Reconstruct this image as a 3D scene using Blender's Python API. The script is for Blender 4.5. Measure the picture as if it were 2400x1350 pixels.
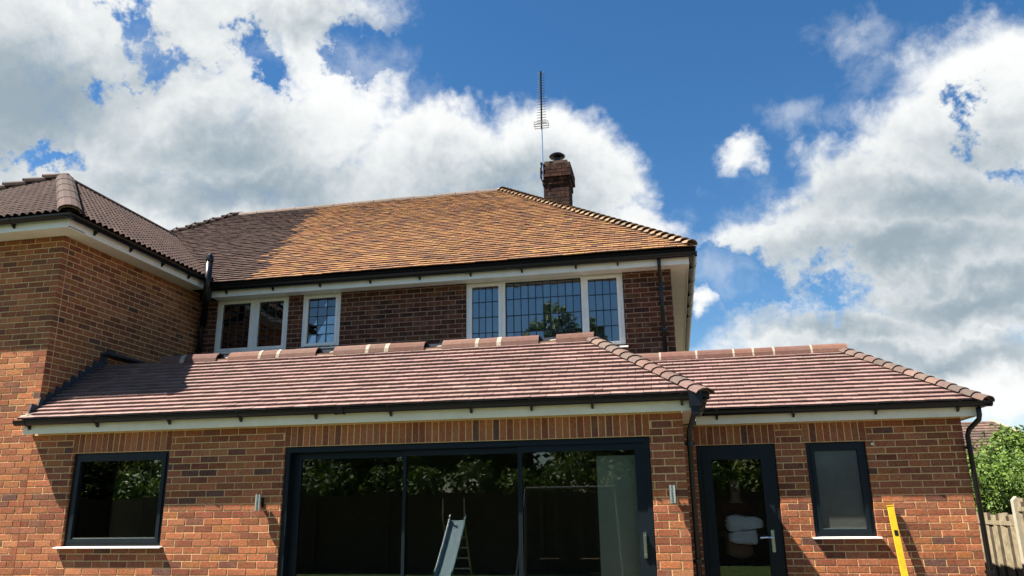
import bpy, bmesh, math, random
from mathutils import Vector as V, Matrix
random.seed(7)
R = math.radians
for o in list(bpy.data.objects): bpy.data.objects.remove(o)
scn = bpy.context.scene
col = scn.collection

# ---------------------------------------------------------------- camera
FPX, PITCH, YAW, ROLL = 1814.48, R(15.798), R(-11.401), R(-0.778)
CAM = V((4.233, -8.089, 1.429))
CF = V((math.sin(YAW)*math.cos(PITCH), math.cos(YAW)*math.cos(PITCH), math.sin(PITCH)))
_r = V((math.cos(YAW), -math.sin(YAW), 0)); _u = _r.cross(CF)
CR = math.cos(ROLL)*_r + math.sin(ROLL)*_u
CU = -math.sin(ROLL)*_r + math.cos(ROLL)*_u
cam = bpy.data.cameras.new('camera'); camo = bpy.data.objects.new('camera', cam); col.objects.link(camo)
cam.sensor_width = 36; cam.lens = FPX/2400*36; cam.clip_start = .05; cam.clip_end = 3000
M = Matrix.Identity(4)
for i in range(3): M[i][0], M[i][1], M[i][2], M[i][3] = CR[i], CU[i], -CF[i], CAM[i]
camo.matrix_world = M
scn.camera = camo
def proj(p):
    d = V(p)-CAM; z = d.dot(CF)
    if z < .1: return None
    return (1200+FPX*d.dot(CR)/z, 675-FPX*d.dot(CU)/z)
def pdir(u, v): return (CF + CR*((u-1200)/FPX) - CU*((v-675)/FPX)).normalized()
def onY(u, v, y):
    d = pdir(u, v); return CAM + d*((y-CAM.y)/d.y)
def onX(u, v, x):
    d = pdir(u, v); return CAM + d*((x-CAM.x)/d.x)

# ---------------------------------------------------------------- world, sun, exposure
SUNV = V((-.61, -.26, 1)).normalized()
SKY_STRENGTH = .052
scn.view_settings.view_transform = 'Standard'; scn.view_settings.look = 'None'
scn.view_settings.exposure = 1.85; scn.view_settings.gamma = 1
sun = bpy.data.lights.new('sun', 'SUN'); suno = bpy.data.objects.new('sun', sun); col.objects.link(suno)
sun.energy = 5.0; sun.angle = R(.53); sun.color = (1, .93, .82)
suno.rotation_euler = SUNV.to_track_quat('Z', 'Y').to_euler(); suno.location = (-20, -10, 30)

world = bpy.data.worlds.new('World'); scn.world = world; world.use_nodes = True
def build_world():
    nt = world.node_tree; N = nt.nodes; L = nt.links; N.clear()
    def n(t, **k):
        x = N.new(t)
        for a, b in k.items(): setattr(x, a, b)
        return x
    def setin(sock, v):
        if hasattr(v, 'is_output') or isinstance(v, bpy.types.NodeSocket): L.new(v, sock)
        else: sock.default_value = v
    def math_(op, a, b=0.0, c=None, clamp=False):
        x = n('ShaderNodeMath', operation=op, use_clamp=clamp); setin(x.inputs[0], a); setin(x.inputs[1], b)
        if c is not None: setin(x.inputs[2], c)
        return x.outputs[0]
    def vm(op, a, b=None):
        x = n('ShaderNodeVectorMath', operation=op); setin(x.inputs[0], a)
        if b is not None: setin(x.inputs[1], b)
        return x
    def smooth(x, a, b):
        m = n('ShaderNodeMapRange', interpolation_type='SMOOTHSTEP'); setin(m.inputs[0], x)
        m.inputs[1].default_value = a; m.inputs[2].default_value = b
        return m.outputs[0]
    def noise(vec, scale, detail, rough=.55, dist=0.0, color=False):
        x = n('ShaderNodeTexNoise'); setin(x.inputs['Vector'], vec); x.inputs['Scale'].default_value = scale
        x.inputs['Detail'].default_value = detail; x.inputs['Roughness'].default_value = rough; x.inputs['Distortion'].default_value = dist
        return x.outputs['Color' if color else 'Fac']
    def mixc(f, a, b, bt='MIX'):
        x = n('ShaderNodeMix', data_type='RGBA', blend_type=bt); setin(x.inputs[0], f); setin(x.inputs[6], a); setin(x.inputs[7], b)
        return x.outputs[2]
    sky = n('ShaderNodeTexSky', sky_type='NISHITA'); sky.sun_disc = False
    sky.sun_elevation = math.asin(SUNV.z); sky.sun_rotation = math.atan2(SUNV.x, SUNV.y)
    sky.altitude = 60; sky.air_density = 1.0; sky.dust_density = .35; sky.ozone_density = 1.8
    hs = n('ShaderNodeHueSaturation'); L.new(sky.outputs[0], hs.inputs['Color']); hs.inputs['Saturation'].default_value = 1.32; hs.inputs['Value'].default_value = .77
    gen = n('ShaderNodeTexCoord').outputs['Generated']
    d = vm('NORMALIZE', gen).outputs[0]
    # ragged edges: displace the lookup direction by two sizes of noise
    w1 = vm('SUBTRACT', noise(d, 9, 4, .6, color=True), (.5, .5, .5)).outputs[0]
    w2 = vm('SUBTRACT', noise(d, 38, 4, .65, color=True), (.5, .5, .5)).outputs[0]
    s1 = vm('SCALE', w1); s1.inputs['Scale'].default_value = .13
    s2 = vm('SCALE', w2); s2.inputs['Scale'].default_value = .035
    dw = vm('ADD', vm('ADD', d, s1.outputs[0]).outputs[0], s2.outputs[0]).outputs[0]
    s3 = vm('SCALE', w2); s3.inputs['Scale'].default_value = .10
    dh = vm('ADD', vm('ADD', d, s1.outputs[0]).outputs[0], s3.outputs[0]).outputs[0]
    def field(blobs, vec):
        acc = None
        for (u, v, ru, rv, amp) in blobs:
            c = pdir(u, v); e1 = CR - c*CR.dot(c); e1.normalize(); e2 = c.cross(e1)
            a = vm('DOT_PRODUCT', vec, tuple(e1*(FPX/ru))).outputs['Value']
            b = vm('DOT_PRODUCT', vec, tuple(e2*(FPX/rv))).outputs['Value']
            cx = n('ShaderNodeCombineXYZ'); L.new(a, cx.inputs[0]); L.new(b, cx.inputs[1])
            ln = vm('LENGTH', cx.outputs[0]).outputs['Value']
            f = math_('MULTIPLY', math_('SUBTRACT', 1.0, ln), amp)
            acc = f if acc is None else math_('SMOOTH_MAX', acc, f, .12)
        return acc
    white = [(120,110,330,220,1),(40,330,270,190,1),(470,40,330,110,.9),(700,20,200,90,.8),(760,140,90,110,.6),
             (460,330,300,220,1),(720,300,230,140,1),(880,250,90,60,.6),(1050,380,260,110,1),(1290,375,165,140,1),(1400,450,120,120,1),(1480,540,130,60,.8),
             (700,480,520,120,1),(250,420,260,110,1),
             (2450,220,240,150,1),(2260,330,200,160,1),(2080,440,180,120,1),(1940,560,230,90,1),(2260,620,380,230,1),(2080,720,300,140,1),
             (2250,890,560,110,1),(1830,555,150,40,.6),(1960,800,240,50,.7),(1740,388,58,46,.55),(1655,716,34,26,.5),(1060,272,50,25,.3)]
    veil = [(2030,70,130,45,1),(1880,280,150,60,.9),(860,170,120,110,.9),(950,240,90,60,.8),(1560,490,90,50,.8),(1700,640,120,90,.9),(330,90,130,120,.9),(590,110,110,80,.8),(1800,470,160,70,.8),(2130,200,150,110,.7)]
    holes = [(305,45,62,75,.85),(375,125,66,62,.8),(580,100,62,58,.85),(630,160,50,45,.6),(105,382,85,32,.9),(215,225,50,45,.7),(300,185,60,30,.5),(850,120,90,80,.8),
             (2300,235,42,60,.75),(2285,310,34,60,.55),(2350,390,60,45,.6),(1940,690,130,60,.75),(1760,660,90,90,.7),(1700,600,90,50,.6)]
    grey = [(60,250,260,160,1),(540,350,230,110,.95),(560,450,380,90,1),(330,150,150,80,.4),(780,60,260,60,.55),(1150,450,260,80,.7),(1330,480,110,80,.5),
            (2170,480,300,90,.8),(2100,600,330,80,1),(2290,700,260,60,.9),(1980,760,240,45,.7),(2220,830,330,50,.9),(2330,330,140,70,.5)]
    S = math_('SUBTRACT', math_('MINIMUM', field(white, dw), .46), math_('MULTIPLY', math_('MAXIMUM', field(holes, dh), 0.0), .95))
    inview = smooth(vm('DOT_PRODUCT', d, tuple(CF)).outputs['Value'], .66, .76)
    far = math_('MULTIPLY', math_('SUBTRACT', noise(dw, 2.3, 3, .5), .61), 3.0)
    so = vm('SCALE', tuple(SUNV)); so.inputs['Scale'].default_value = .014
    def fbm(vec): return math_('ADD', math_('MULTIPLY', math_('SUBTRACT', noise(vec, 9, 7, .58, .5), .5), .85), math_('MULTIPLY', math_('SUBTRACT', noise(vec, 34, 6, .66, .5), .5), .44))
    fb = fbm(d); fb2 = fbm(vm('ADD', d, so.outputs[0]).outputs[0])
    fld = n('ShaderNodeMix', data_type='FLOAT'); L.new(inview, fld.inputs[0]); L.new(far, fld.inputs[2]); L.new(S, fld.inputs[3])
    dens = math_('ADD', fld.outputs[0], fb)
    cover = smooth(dens, -.17, .40)
    vc = math_('MULTIPLY', smooth(math_('ADD', math_('MULTIPLY', field(veil, dw), .5), math_('MULTIPLY', fb, 1.5)), .05, .75), math_('MULTIPLY', inview, .42))
    cover = math_('MAXIMUM', cover, vc)
    G = field(grey, dw)
    gfar = math_('SUBTRACT', far, .35)
    gm = n('ShaderNodeMix', data_type='FLOAT'); L.new(inview, gm.inputs[0]); L.new(gfar, gm.inputs[2]); L.new(G, gm.inputs[3])
    gn = math_('MULTIPLY', math_('SUBTRACT', noise(dw, 6, 4, .5), .5), .7)
    relief = math_('MULTIPLY', math_('SUBTRACT', fb2, fb), .85)
    gf = smooth(math_('ADD', math_('ADD', gm.outputs[0], gn), relief), -.55, .95)
    sk = vm('SCALE', hs.outputs[0]); sk.inputs['Scale'].default_value = SKY_STRENGTH
    cl = mixc(gf, (.275, .279, .277, 1), (.094, .118, .136, 1))
    out = mixc(cover, sk.outputs[0], cl)
    bg = n('ShaderNodeBackground'); L.new(out, bg.inputs[0]); bg.inputs[1].default_value = 1.0
    L.new(bg.outputs[0], n('ShaderNodeOutputWorld').inputs[0])
build_world()

# ---------------------------------------------------------------- materials
def mat(name, base=(.5,.5,.5), rough=.6, spec=.4, metal=0, attr=False, var=.0, vscale=8, bump=0, bscale=60, tint=None, tscale=3, tamt=0, big=0):
    m = bpy.data.materials.new(name); m.use_nodes = True; nt = m.node_tree; N = nt.nodes; L = nt.links
    b = N['Principled BSDF']; b.inputs['Roughness'].default_value = rough; b.inputs['Metallic'].default_value = metal
    b.inputs['Specular IOR Level'].default_value = spec
    geo = N.new('ShaderNodeNewGeometry')
    if attr:
        a = N.new('ShaderNodeVertexColor'); a.layer_name = 'Col'; c = a.outputs[0]
    else:
        rgb = N.new('ShaderNodeRGB'); rgb.outputs[0].default_value = (*base, 1); c = rgb.outputs[0]
    def noise(sc, det=5, ro=.6):
        x = N.new('ShaderNodeTexNoise'); x.inputs['Scale'].default_value = sc; x.inputs['Detail'].default_value = det; x.inputs['Roughness'].default_value = ro
        L.new(geo.outputs['Position'], x.inputs['Vector']); return x.outputs['Fac']
    if var:
        mr = N.new('ShaderNodeMapRange'); L.new(noise(vscale), mr.inputs[0]); mr.inputs[1].default_value = .25; mr.inputs[2].default_value = .75
        mr.inputs[3].default_value = 1-var; mr.inputs[4].default_value = 1+var
        sc = N.new('ShaderNodeVectorMath'); sc.operation = 'SCALE'; L.new(c, sc.inputs[0]); L.new(mr.outputs[0], sc.inputs['Scale']); c = sc.outputs[0]
    if big:
        mr = N.new('ShaderNodeMapRange'); L.new(noise(1.1, 4, .55), mr.inputs[0]); mr.inputs[1].default_value = .3; mr.inputs[2].default_value = .7; mr.inputs[3].default_value = 1-big; mr.inputs[4].default_value = 1+big
        sc = N.new('ShaderNodeVectorMath'); sc.operation = 'SCALE'; L.new(c, sc.inputs[0]); L.new(mr.outputs[0], sc.inputs['Scale']); c = sc.outputs[0]
    if tint:
        mr = N.new('ShaderNodeMapRange'); L.new(noise(tscale, 6, .65), mr.inputs[0]); mr.inputs[1].default_value = .48; mr.inputs[2].default_value = .72
        mr.inputs[3].default_value = 0; mr.inputs[4].default_value = tamt
        mx = N.new('ShaderNodeMix'); mx.data_type = 'RGBA'; L.new(mr.outputs[0], mx.inputs[0]); L.new(c, mx.inputs[6]); mx.inputs[7].default_value = (*tint, 1); c = mx.outputs[2]
    L.new(c, b.inputs['Base Color'])
    if bump:
        bp = N.new('ShaderNodeBump'); bp.inputs['Strength'].default_value = bump; bp.inputs['Distance'].default_value = .004
        L.new(noise(bscale, 4), bp.inputs['Height']); L.new(bp.outputs[0], b.inputs['Normal'])
    return m
MT = {}
MT['brick'] = mat('brick', rough=.9, spec=.2, attr=True, var=.42, vscale=38, bump=.8, bscale=70, tint=(.36,.22,.13), tscale=7, tamt=.22, big=.16)
MT['mortar'] = mat('mortar', (.66,.46,.22), .95, .1, var=.18, vscale=30, bump=.4, bscale=150)
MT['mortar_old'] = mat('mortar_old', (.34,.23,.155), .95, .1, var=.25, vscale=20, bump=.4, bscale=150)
MT['mortar_dimmed'] = mat('dimmed_mortar', (.085,.06,.048), .95, .1, var=.3, vscale=10)  # chimney mortar, darkened to carry the shade in its colour
MT['tile'] = mat('clay_tile', rough=.85, spec=.2, attr=True, var=.2, vscale=40, bump=.35, bscale=120, tint=(.20,.155,.11), tscale=4, tamt=.15, big=.07)
MT['tile_old'] = mat('weathered_tile', rough=.9, spec=.15, attr=True, var=.25, vscale=30, bump=.4, bscale=100, tint=(.215,.125,.045), tscale=2.2, tamt=.35, big=.12)
MT['ridge'] = mat('ridge_tile', (.34,.15,.10), .85, .2, attr=True, var=.22, vscale=18, bump=.3, bscale=90, tint=(.11,.08,.06), tscale=6, tamt=.35)
MT['white_mortar'] = mat('white_mortar', (.30,.25,.20), .9, .2, var=.3, vscale=30, bump=.5)
MT['hip_mortar'] = mat('hip_mortar', (.30,.21,.15), .95, .1, var=.35, vscale=22, bump=.6, bscale=60)
MT['upvc'] = mat('white_upvc', (.86,.83,.76), .35, .5, var=.06, vscale=4, tint=(.45,.44,.38), tscale=5, tamt=.25)
MT['fascia'] = mat('cream_fascia', (.90,.82,.64), .4, .5, var=.06, vscale=5, tint=(.5,.46,.36), tscale=4, tamt=.22)
MT['black'] = mat('black_plastic', (.006,.006,.007), .3, .4, var=.2, vscale=6)
MT['anthracite'] = mat('anthracite_frame', (.0035,.008,.012), .42, .3, var=.1, vscale=5)
MT['lead'] = mat('lead', (.035,.042,.056), .55, .4, var=.3, vscale=20, bump=.4, bscale=40)
MT['came'] = mat('lead_came', (.02,.024,.03), .6, .4)
MT['membrane'] = mat('roof_membrane', (.02,.021,.024), .8, .3, var=.2)
MT['steel'] = mat('brushed_steel', (.75,.75,.74), .25, .5, 1.0)
MT['galv'] = mat('galvanised_tube',(.16,.16,.155),.5,.4)
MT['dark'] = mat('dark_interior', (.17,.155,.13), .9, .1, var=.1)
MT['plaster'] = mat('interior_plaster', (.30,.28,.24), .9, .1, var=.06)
MT['cream'] = mat('cream_plaster', (.62,.58,.44), .85, .2, var=.05)
MT['floor'] = mat('interior_floor', (.05,.04,.035), .4, .4)
MT['yellow'] = mat('yellow_paint', (.58,.37,.008), .4, .5, var=.15, vscale=14, tint=(.25,.17,.05), tscale=18, tamt=.5)
MT['net'] = mat('net_curtain', (.30,.33,.35), .95, .05, var=.1)
MT['underlay'] = mat('roof_underlay', (.02,.018,.017), .95, .05)
MT['wood_old'] = mat('grey_fence_wood', (.21,.175,.115), .9, .1, var=.45, vscale=9, bump=.4, bscale=50, tint=(.16,.12,.08), tscale=5, tamt=.5)
MT['wood_old_dark'] = mat('dark_weathered_board', (.055,.043,.03), .9, .1, var=.45, vscale=9, bump=.4, bscale=50)
MT['wood_dark'] = mat('dark_fence_wood', (.085,.066,.04), .9, .1, var=.3, vscale=6)
MT['concrete'] = mat('concrete_post', (.33,.30,.23), .9, .1, var=.15, vscale=12, bump=.3)
MT['lawn'] = mat('lawn', (.045,.068,.018), .95, .1, var=.35, vscale=3)
MT['soil'] = mat('ground_soil', (.08,.07,.048), .95, .1, var=.3, vscale=.8)
MT['paving'] = mat('paving', (.085,.077,.068), .9, .2, var=.15, vscale=5)
MT['bark'] = mat('bark', (.09,.065,.045), .95, .1, var=.3, vscale=14, bump=.6, bscale=20)
def glass(name, ior=1.55, tint=.86):
    m = bpy.data.materials.new(name); m.use_nodes = True; nt = m.node_tree; N = nt.nodes; L = nt.links; N.clear()
    fr = N.new('ShaderNodeFresnel'); fr.inputs[0].default_value = ior
    t = N.new('ShaderNodeBsdfTransparent'); t.inputs[0].default_value = (tint*.97, tint, tint, 1)
    g = N.new('ShaderNodeBsdfGlossy'); g.inputs['Roughness'].default_value = .0; g.inputs[0].default_value = (1, 1, 1, 1)
    mx = N.new('ShaderNodeMixShader'); L.new(fr.outputs[0], mx.inputs[0]); L.new(t.outputs[0], mx.inputs[1]); L.new(g.outputs[0], mx.inputs[2])
    o = N.new('ShaderNodeOutputMaterial'); L.new(mx.outputs[0], o.inputs[0]); return m
MT['glass'] = glass('clear_glass', 1.62)
MT['glass_up'] = glass('leaded_glass', 2.1, .8)
MT['frosted'] = mat('frosted_glass', (.05,.053,.048), .22, .9, var=.45, vscale=2.2, bump=.25, bscale=70)
def leafmat(name, c1, c2):
    m = bpy.data.materials.new(name); m.use_nodes = True; nt = m.node_tree; N = nt.nodes; L = nt.links; b = N['Principled BSDF']
    a = N.new('ShaderNodeVertexColor'); a.layer_name = 'Col'
    mx = N.new('ShaderNodeMix'); mx.data_type = 'RGBA'; L.new(a.outputs[0], mx.inputs[0]); mx.inputs[6].default_value = (*c1, 1); mx.inputs[7].default_value = (*c2, 1)
    L.new(mx.outputs[2], b.inputs['Base Color']); b.inputs['Roughness'].default_value = .55; b.inputs['Specular IOR Level'].default_value = .35
    tr = N.new('ShaderNodeBsdfTranslucent'); L.new(mx.outputs[2], tr.inputs[0])
    ms = N.new('ShaderNodeMixShader'); ms.inputs[0].default_value = .3; L.new(b.outputs[0], ms.inputs[1]); L.new(tr.outputs[0], ms.inputs[2])
    L.new(ms.outputs[0], N['Material Output'].inputs[0]); return m
MT['leaf'] = leafmat('leaf', (.025,.06,.008), (.14,.22,.03))
MT['leaf2'] = leafmat('leaf_pale', (.05,.09,.012), (.22,.26,.05))

# ---------------------------------------------------------------- mesh helpers
class MB:
    def __init__(s): s.v = []; s.f = []; s.c = []; s.cur = (1, 1, 1)
    def add(s, vs, fs):
        b = len(s.v); s.v += [tuple(x) for x in vs]
        for f in fs: s.f.append([b+i for i in f]); s.c.append(s.cur)
        return s
    BF = [(0,3,2,1),(4,5,6,7),(0,1,5,4),(1,2,6,5),(2,3,7,6),(3,0,4,7)]
    def box(s, a, b):
        (x0,y0,z0),(x1,y1,z1) = a, b
        return s.add([(x0,y0,z0),(x1,y0,z0),(x1,y1,z0),(x0,y1,z0),(x0,y0,z1),(x1,y0,z1),(x1,y1,z1),(x0,y1,z1)], s.BF)
    def hexa(s, p): return s.add(p, s.BF)
    def bar(s, a, b, wx, wy, up=V((0,0,1))):
        a, b = V(a), V(b); d = (b-a).normalized(); x = d.cross(up)
        if x.length < 1e-4: x = d.cross(V((1,0,0)))
        x.normalize(); y = x.cross(d)
        q = [(-1,-1),(1,-1),(1,1),(-1,1)]
        return s.add([a+x*wx/2*i+y*wy/2*j for i,j in q]+[b+x*wx/2*i+y*wy/2*j for i,j in q], s.BF)
    def tube(s, pts, r, n=10, cap=True):
        pts = [V(p) for p in pts]; rings = []; rr = r if isinstance(r, (list, tuple)) else [r]*len(pts)
        ref = V((0,0,1)); 
        if abs((pts[1]-pts[0]).normalized().z) > .9: ref = V((1,0,0))
        vs = []; 
        for i, p in enumerate(pts):
            d = (pts[min(i+1,len(pts)-1)]-pts[max(i-1,0)]).normalized(); x = d.cross(ref).normalized(); y = x.cross(d)
            vs += [p+(x*math.cos(2*math.pi*k/n)+y*math.sin(2*math.pi*k/n))*rr[i] for k in range(n)]
        fs = [(i*n+k, i*n+(k+1)%n, (i+1)*n+(k+1)%n, (i+1)*n+k) for i in range(len(pts)-1) for k in range(n)]
        if cap: fs += [tuple(range(n))[::-1], tuple(range((len(pts)-1)*n, len(pts)*n))]
        return s.add(vs, fs)
    def extrude(s, prof, a, b, ex, ez):   # closed profile (p,q) along a->b with axes ex, ez
        a, b = V(a), V(b); n = len(prof)
        vs = [a+ex*p+ez*q for p, q in prof]+[b+ex*p+ez*q for p, q in prof]
        fs = [(i,(i+1)%n,n+(i+1)%n,n+i) for i in range(n)]+[tuple(range(n))[::-1], tuple(range(n, 2*n))]
        return s.add(vs, fs)
    def mesh(s, name, mats, smooth=False, attr=False):
        me = bpy.data.meshes.new(name); me.from_pydata(s.v, [], s.f)
        for m in (mats if isinstance(mats, list) else [mats]): me.materials.append(MT[m] if isinstance(m, str) else m)
        if attr:
            ca = me.color_attributes.new('Col', 'FLOAT_COLOR', 'CORNER'); buf = []
            for f, c in zip(s.f, s.c): buf += [c[0], c[1], c[2], 1.0]*len(f)
            ca.data.foreach_set('color', buf)
        if smooth: me.polygons.foreach_set('use_smooth', [True]*len(me.polygons))
        me.update(); return me
    def build(s, name, mats, parent=None, smooth=False, attr=False, recalc=True):
        me = s.mesh(name, mats, smooth, attr)
        if recalc:
            bm = bmesh.new(); bm.from_mesh(me); bmesh.ops.recalc_face_normals(bm, faces=bm.faces); bm.to_mesh(me); bm.free()
        return link(name, me, parent)
def link(name, me, parent=None, matrix=None):
    o = bpy.data.objects.new(name, me); col.objects.link(o)
    if parent is not None: o.parent = parent
    if matrix is not None: o.matrix_local = matrix
    return o
def tag(o, label=None, cat=None, group=None, kind=None):
    if label: o['label'] = label
    if cat: o['category'] = cat
    if group: o['group'] = group
    if kind: o['kind'] = kind
    return o
def empty(name, loc=(0,0,0)):
    o = bpy.data.objects.new(name, None); col.objects.link(o); o.location = loc; o.empty_display_size = .2; return o
def jit(c, a): k = 1+random.uniform(-a, a); return tuple(max(0, x*k*(1+random.uniform(-a, a)*.35)) for x in c)

# ---------------------------------------------------------------- dimensions (metres, from the photograph's perspective)
XB, XC, DR, XR, DM, XM = -3.281, 4.345, 1.532, 7.421, 3.017, 4.367
GZ = -.12                     # garden level below the house floor
ground = MB(); ground.add([(-400,-400,GZ),(400,-400,GZ),(400,900,GZ),(-400,900,GZ)], [(0,1,2,3)])
tag(ground.build('ground', 'soil'), kind='structure')
lw = MB(); lw.box((-12,-11.3,GZ-.02),(8.8,-3.0,GZ+.004)); tag(lw.build('lawn', 'lawn'), kind='structure')
pv = MB(); pv.box((-8.2,-3.0,GZ-.05),(8.85,1.3,GZ+.05)); pv.box((XR+.04,1.3,GZ-.05),(8.85,8,GZ+.048)); tag(pv.build('patio','paving'), kind='structure')

house = tag(empty('house', (0,0,0)), 'red brick house with hipped clay tile roofs and single-storey rear extension', 'house')

# ---------------------------------------------------------------- brickwork
BRICKS = []    # (matrix, size, palette index/colour, parent wall)
NEW = [(.315,.112,.050),(.265,.088,.040),(.36,.138,.062),(.215,.070,.036),(.29,.106,.054),(.175,.068,.042),(.12,.058,.044),(.34,.125,.048)]
NEWW = [5,5,3,4,4,1.8,.7,3]
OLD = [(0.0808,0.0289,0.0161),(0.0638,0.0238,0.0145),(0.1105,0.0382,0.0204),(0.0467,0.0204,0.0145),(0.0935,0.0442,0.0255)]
DIMMED = [(0.0300,0.0112,0.0083),(0.0413,0.0142,0.0097),(0.0210,0.0097,0.0075)]  # aged chimney brick, with the shade on its face put into the colour
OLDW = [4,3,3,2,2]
def wall(name, O, U, W, z0, z1, n, openings=(), par0=None, par1=None, pal='new', mortar='mortar', soldiers=(), thick=.26, phase=0):
    """vertical wall: O = corner on the brick face, U = unit direction along it, n = outward normal.
    openings: (u0,u1,z0,z1). par0/par1: row parity that keeps the corner brick at each end (None = straight end)."""
    O, U, n = V(O), V(U), V(n); Z = V((0,0,1))
    P = lambda u, z, d=0: O+U*u+Z*z+n*d
    # mortar core with real openings
    ops = [(a-.004, b+.004, c-.004, d+.004) for a, b, c, d in openings]
    us = sorted({thick-.003 if par0 is not None else 0, W-.004 if par1 is not None else W, *[x for q in ops for x in q[:2]]}); zs = sorted({z0, z1, *[x for q in ops for x in q[2:] if z0 < x < z1]})
    solid = {}
    for i in range(len(us)-1):
        for j in range(len(zs)-1):
            cu, cz = (us[i]+us[i+1])/2, (zs[j]+zs[j+1])/2
            solid[i, j] = not any(a < cu < b and c < cz < d for a, b, c, d in ops)
    mb = MB(); f, bk = -.004, -thick
    for (i, j), s in solid.items():
        if not s: continue
        a, b, c, d = us[i], us[i+1], zs[j], zs[j+1]
        mb.add([P(a,c,f),P(b,c,f),P(b,d,f),P(a,d,f)], [(0,1,2,3)]); mb.add([P(a,c,bk),P(a,d,bk),P(b,d,bk),P(b,c,bk)], [(0,1,2,3)])
        if not solid.get((i-1,j)): mb.add([P(a,c,f),P(a,d,f),P(a,d,bk),P(a,c,bk)], [(0,1,2,3)])
        if not solid.get((i+1,j)): mb.add([P(b,c,f),P(b,c,bk),P(b,d,bk),P(b,d,f)], [(0,1,2,3)])
        if not solid.get((i,j-1)): mb.add([P(a,c,f),P(a,c,bk),P(b,c,bk),P(b,c,f)], [(0,1,2,3)])
        if not solid.get((i,j+1)): mb.add([P(a,d,f),P(b,d,f),P(b,d,bk),P(a,d,bk)], [(0,1,2,3)])
    w = mb.build(name, mortar, house)
    B = Matrix((( U.x, Z.x, n.x), (U.y, Z.y, n.y), (U.z, Z.z, n.z)))
    if B.determinant() < 0: B = Matrix(((-U.x, Z.x, n.x), (-U.y, Z.y, n.y), (-U.z, Z.z, n.z)))
    palette, wts = (NEW, NEWW) if pal == 'new' else (OLD, OLDW)
    def put(a, b, c, d, kind='brick'):
        if b-a < .016 or d-c < .02: return
        ci = random.choices(range(len(palette)), wts)[0]
        dep = .1; out = random.uniform(-.0016, .0016)
        m = Matrix.Translation(P((a+b)/2+random.uniform(-.0012,.0012), (c+d)/2+random.uniform(-.0012,.0012), out-dep/2)) @ B.to_4x4() @ Matrix.Rotation(random.uniform(-.006,.006),4,'Z')
        BRICKS.append((m, (round(b-a,3), round(d-c,3), dep), (pal, ci), w, kind))
    blk = list(openings)+[(s[0], s[1], s[2], s[2]+.225) for s in soldiers]
    r0 = int(math.ceil((z0-.01)/.075)); r1 = int(math.floor((z1+.03)/.075))
    for r in range(r0, r1):
        za, zb = r*.075+.010, r*.075+.075
        zb = min(zb, z1)
        lo = 0.0 if par0 is None else (0.0 if r % 2 == par0 else .1125)
        hi = W if par1 is None else (W if r % 2 == par1 else W-.1125)
        cuts = [(lo, hi)]
        for (a, b, c, d) in blk:
            if c < za+.03 < d:
                nc = []
                for p, q in cuts:
                    if b <= p or a >= q: nc.append((p, q)); continue
                    if a-.01 > p: nc.append((p, a))
                    if b+.01 < q: nc.append((b, q))
                cuts = nc
        off = .1125*(r % 2) + phase
        for p, q in cuts:
            k = math.floor((p-off)/.225)
            while off+k*.225 < q:
                a = max(p if p == 0 or p == lo else p+.0, off+k*.225); b = min(q, off+k*.225+.215)
                put(a, b, za, zb); k += 1
    for (a, b, z) in soldiers:
        nb = round((b-a)/.075); st = (b-a)/nb
        for i in range(nb): put(a+i*st+.005, a+(i+1)*st-.005, z+.010, z+.225, 'soldier_brick')
    return w

ZE = 2.35   # soffit level of the extension
w_ext = wall('wall', (XB,0,0), (1,0,0), XC-XB, 0, ZE, (0,-1,0),
             openings=[(-2.70-XB, -1.435-XB, 1.05, 2.10), (0-XB, 4.0-XB, 0, 2.10)], par1=0,
             soldiers=[(-2.70-XB-.02, -1.435-XB+.02, 2.10), (-.01-XB, 4.01-XB, 2.10)])
w_ret = wall('wall', (XC,0,0), (0,1,0), DR, 0, ZE, (1,0,0), par0=1)
w_wing = wall('wall', (XC,DR,0), (1,0,0), XR-XC, 0, ZE, (0,-1,0),
              openings=[(4.494-XC, 5.391-XC, 0, 2.10), (5.732-XC, 6.385-XC, 1.05, 2.10)], par1=0,
              soldiers=[(4.494-XC-.02, 5.391-XC+.02, 2.10), (5.732-XC-.02, 6.385-XC+.02, 2.10)])
w_wside = wall('wall', (XR,DR,0), (0,1,0), 5.0, 0, ZE, (1,0,0), par0=1)
w_blk = wall('wall', (-7.76,0,0), (1,0,0), XB+7.76, 0, 4.90, (0,-1,0), par1=0)
w_bside = wall('wall', (XB,0,0), (0,1,0), DM, 0, 4.90, (1,0,0), par0=1)
WIN = [(-2.95,-1.68,3.86,4.78), (-1.435,-.783,3.865,4.78), (1.27,3.663,3.64,4.78)]
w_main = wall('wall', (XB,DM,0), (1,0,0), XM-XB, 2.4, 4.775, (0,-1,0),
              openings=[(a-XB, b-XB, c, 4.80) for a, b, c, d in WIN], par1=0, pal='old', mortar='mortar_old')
w_mside = wall('wall', (XM,DM,0), (0,1,0), 7.0, 2.4, 4.775, (1,0,0), par0=1, pal='old', mortar='mortar_old')

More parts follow.
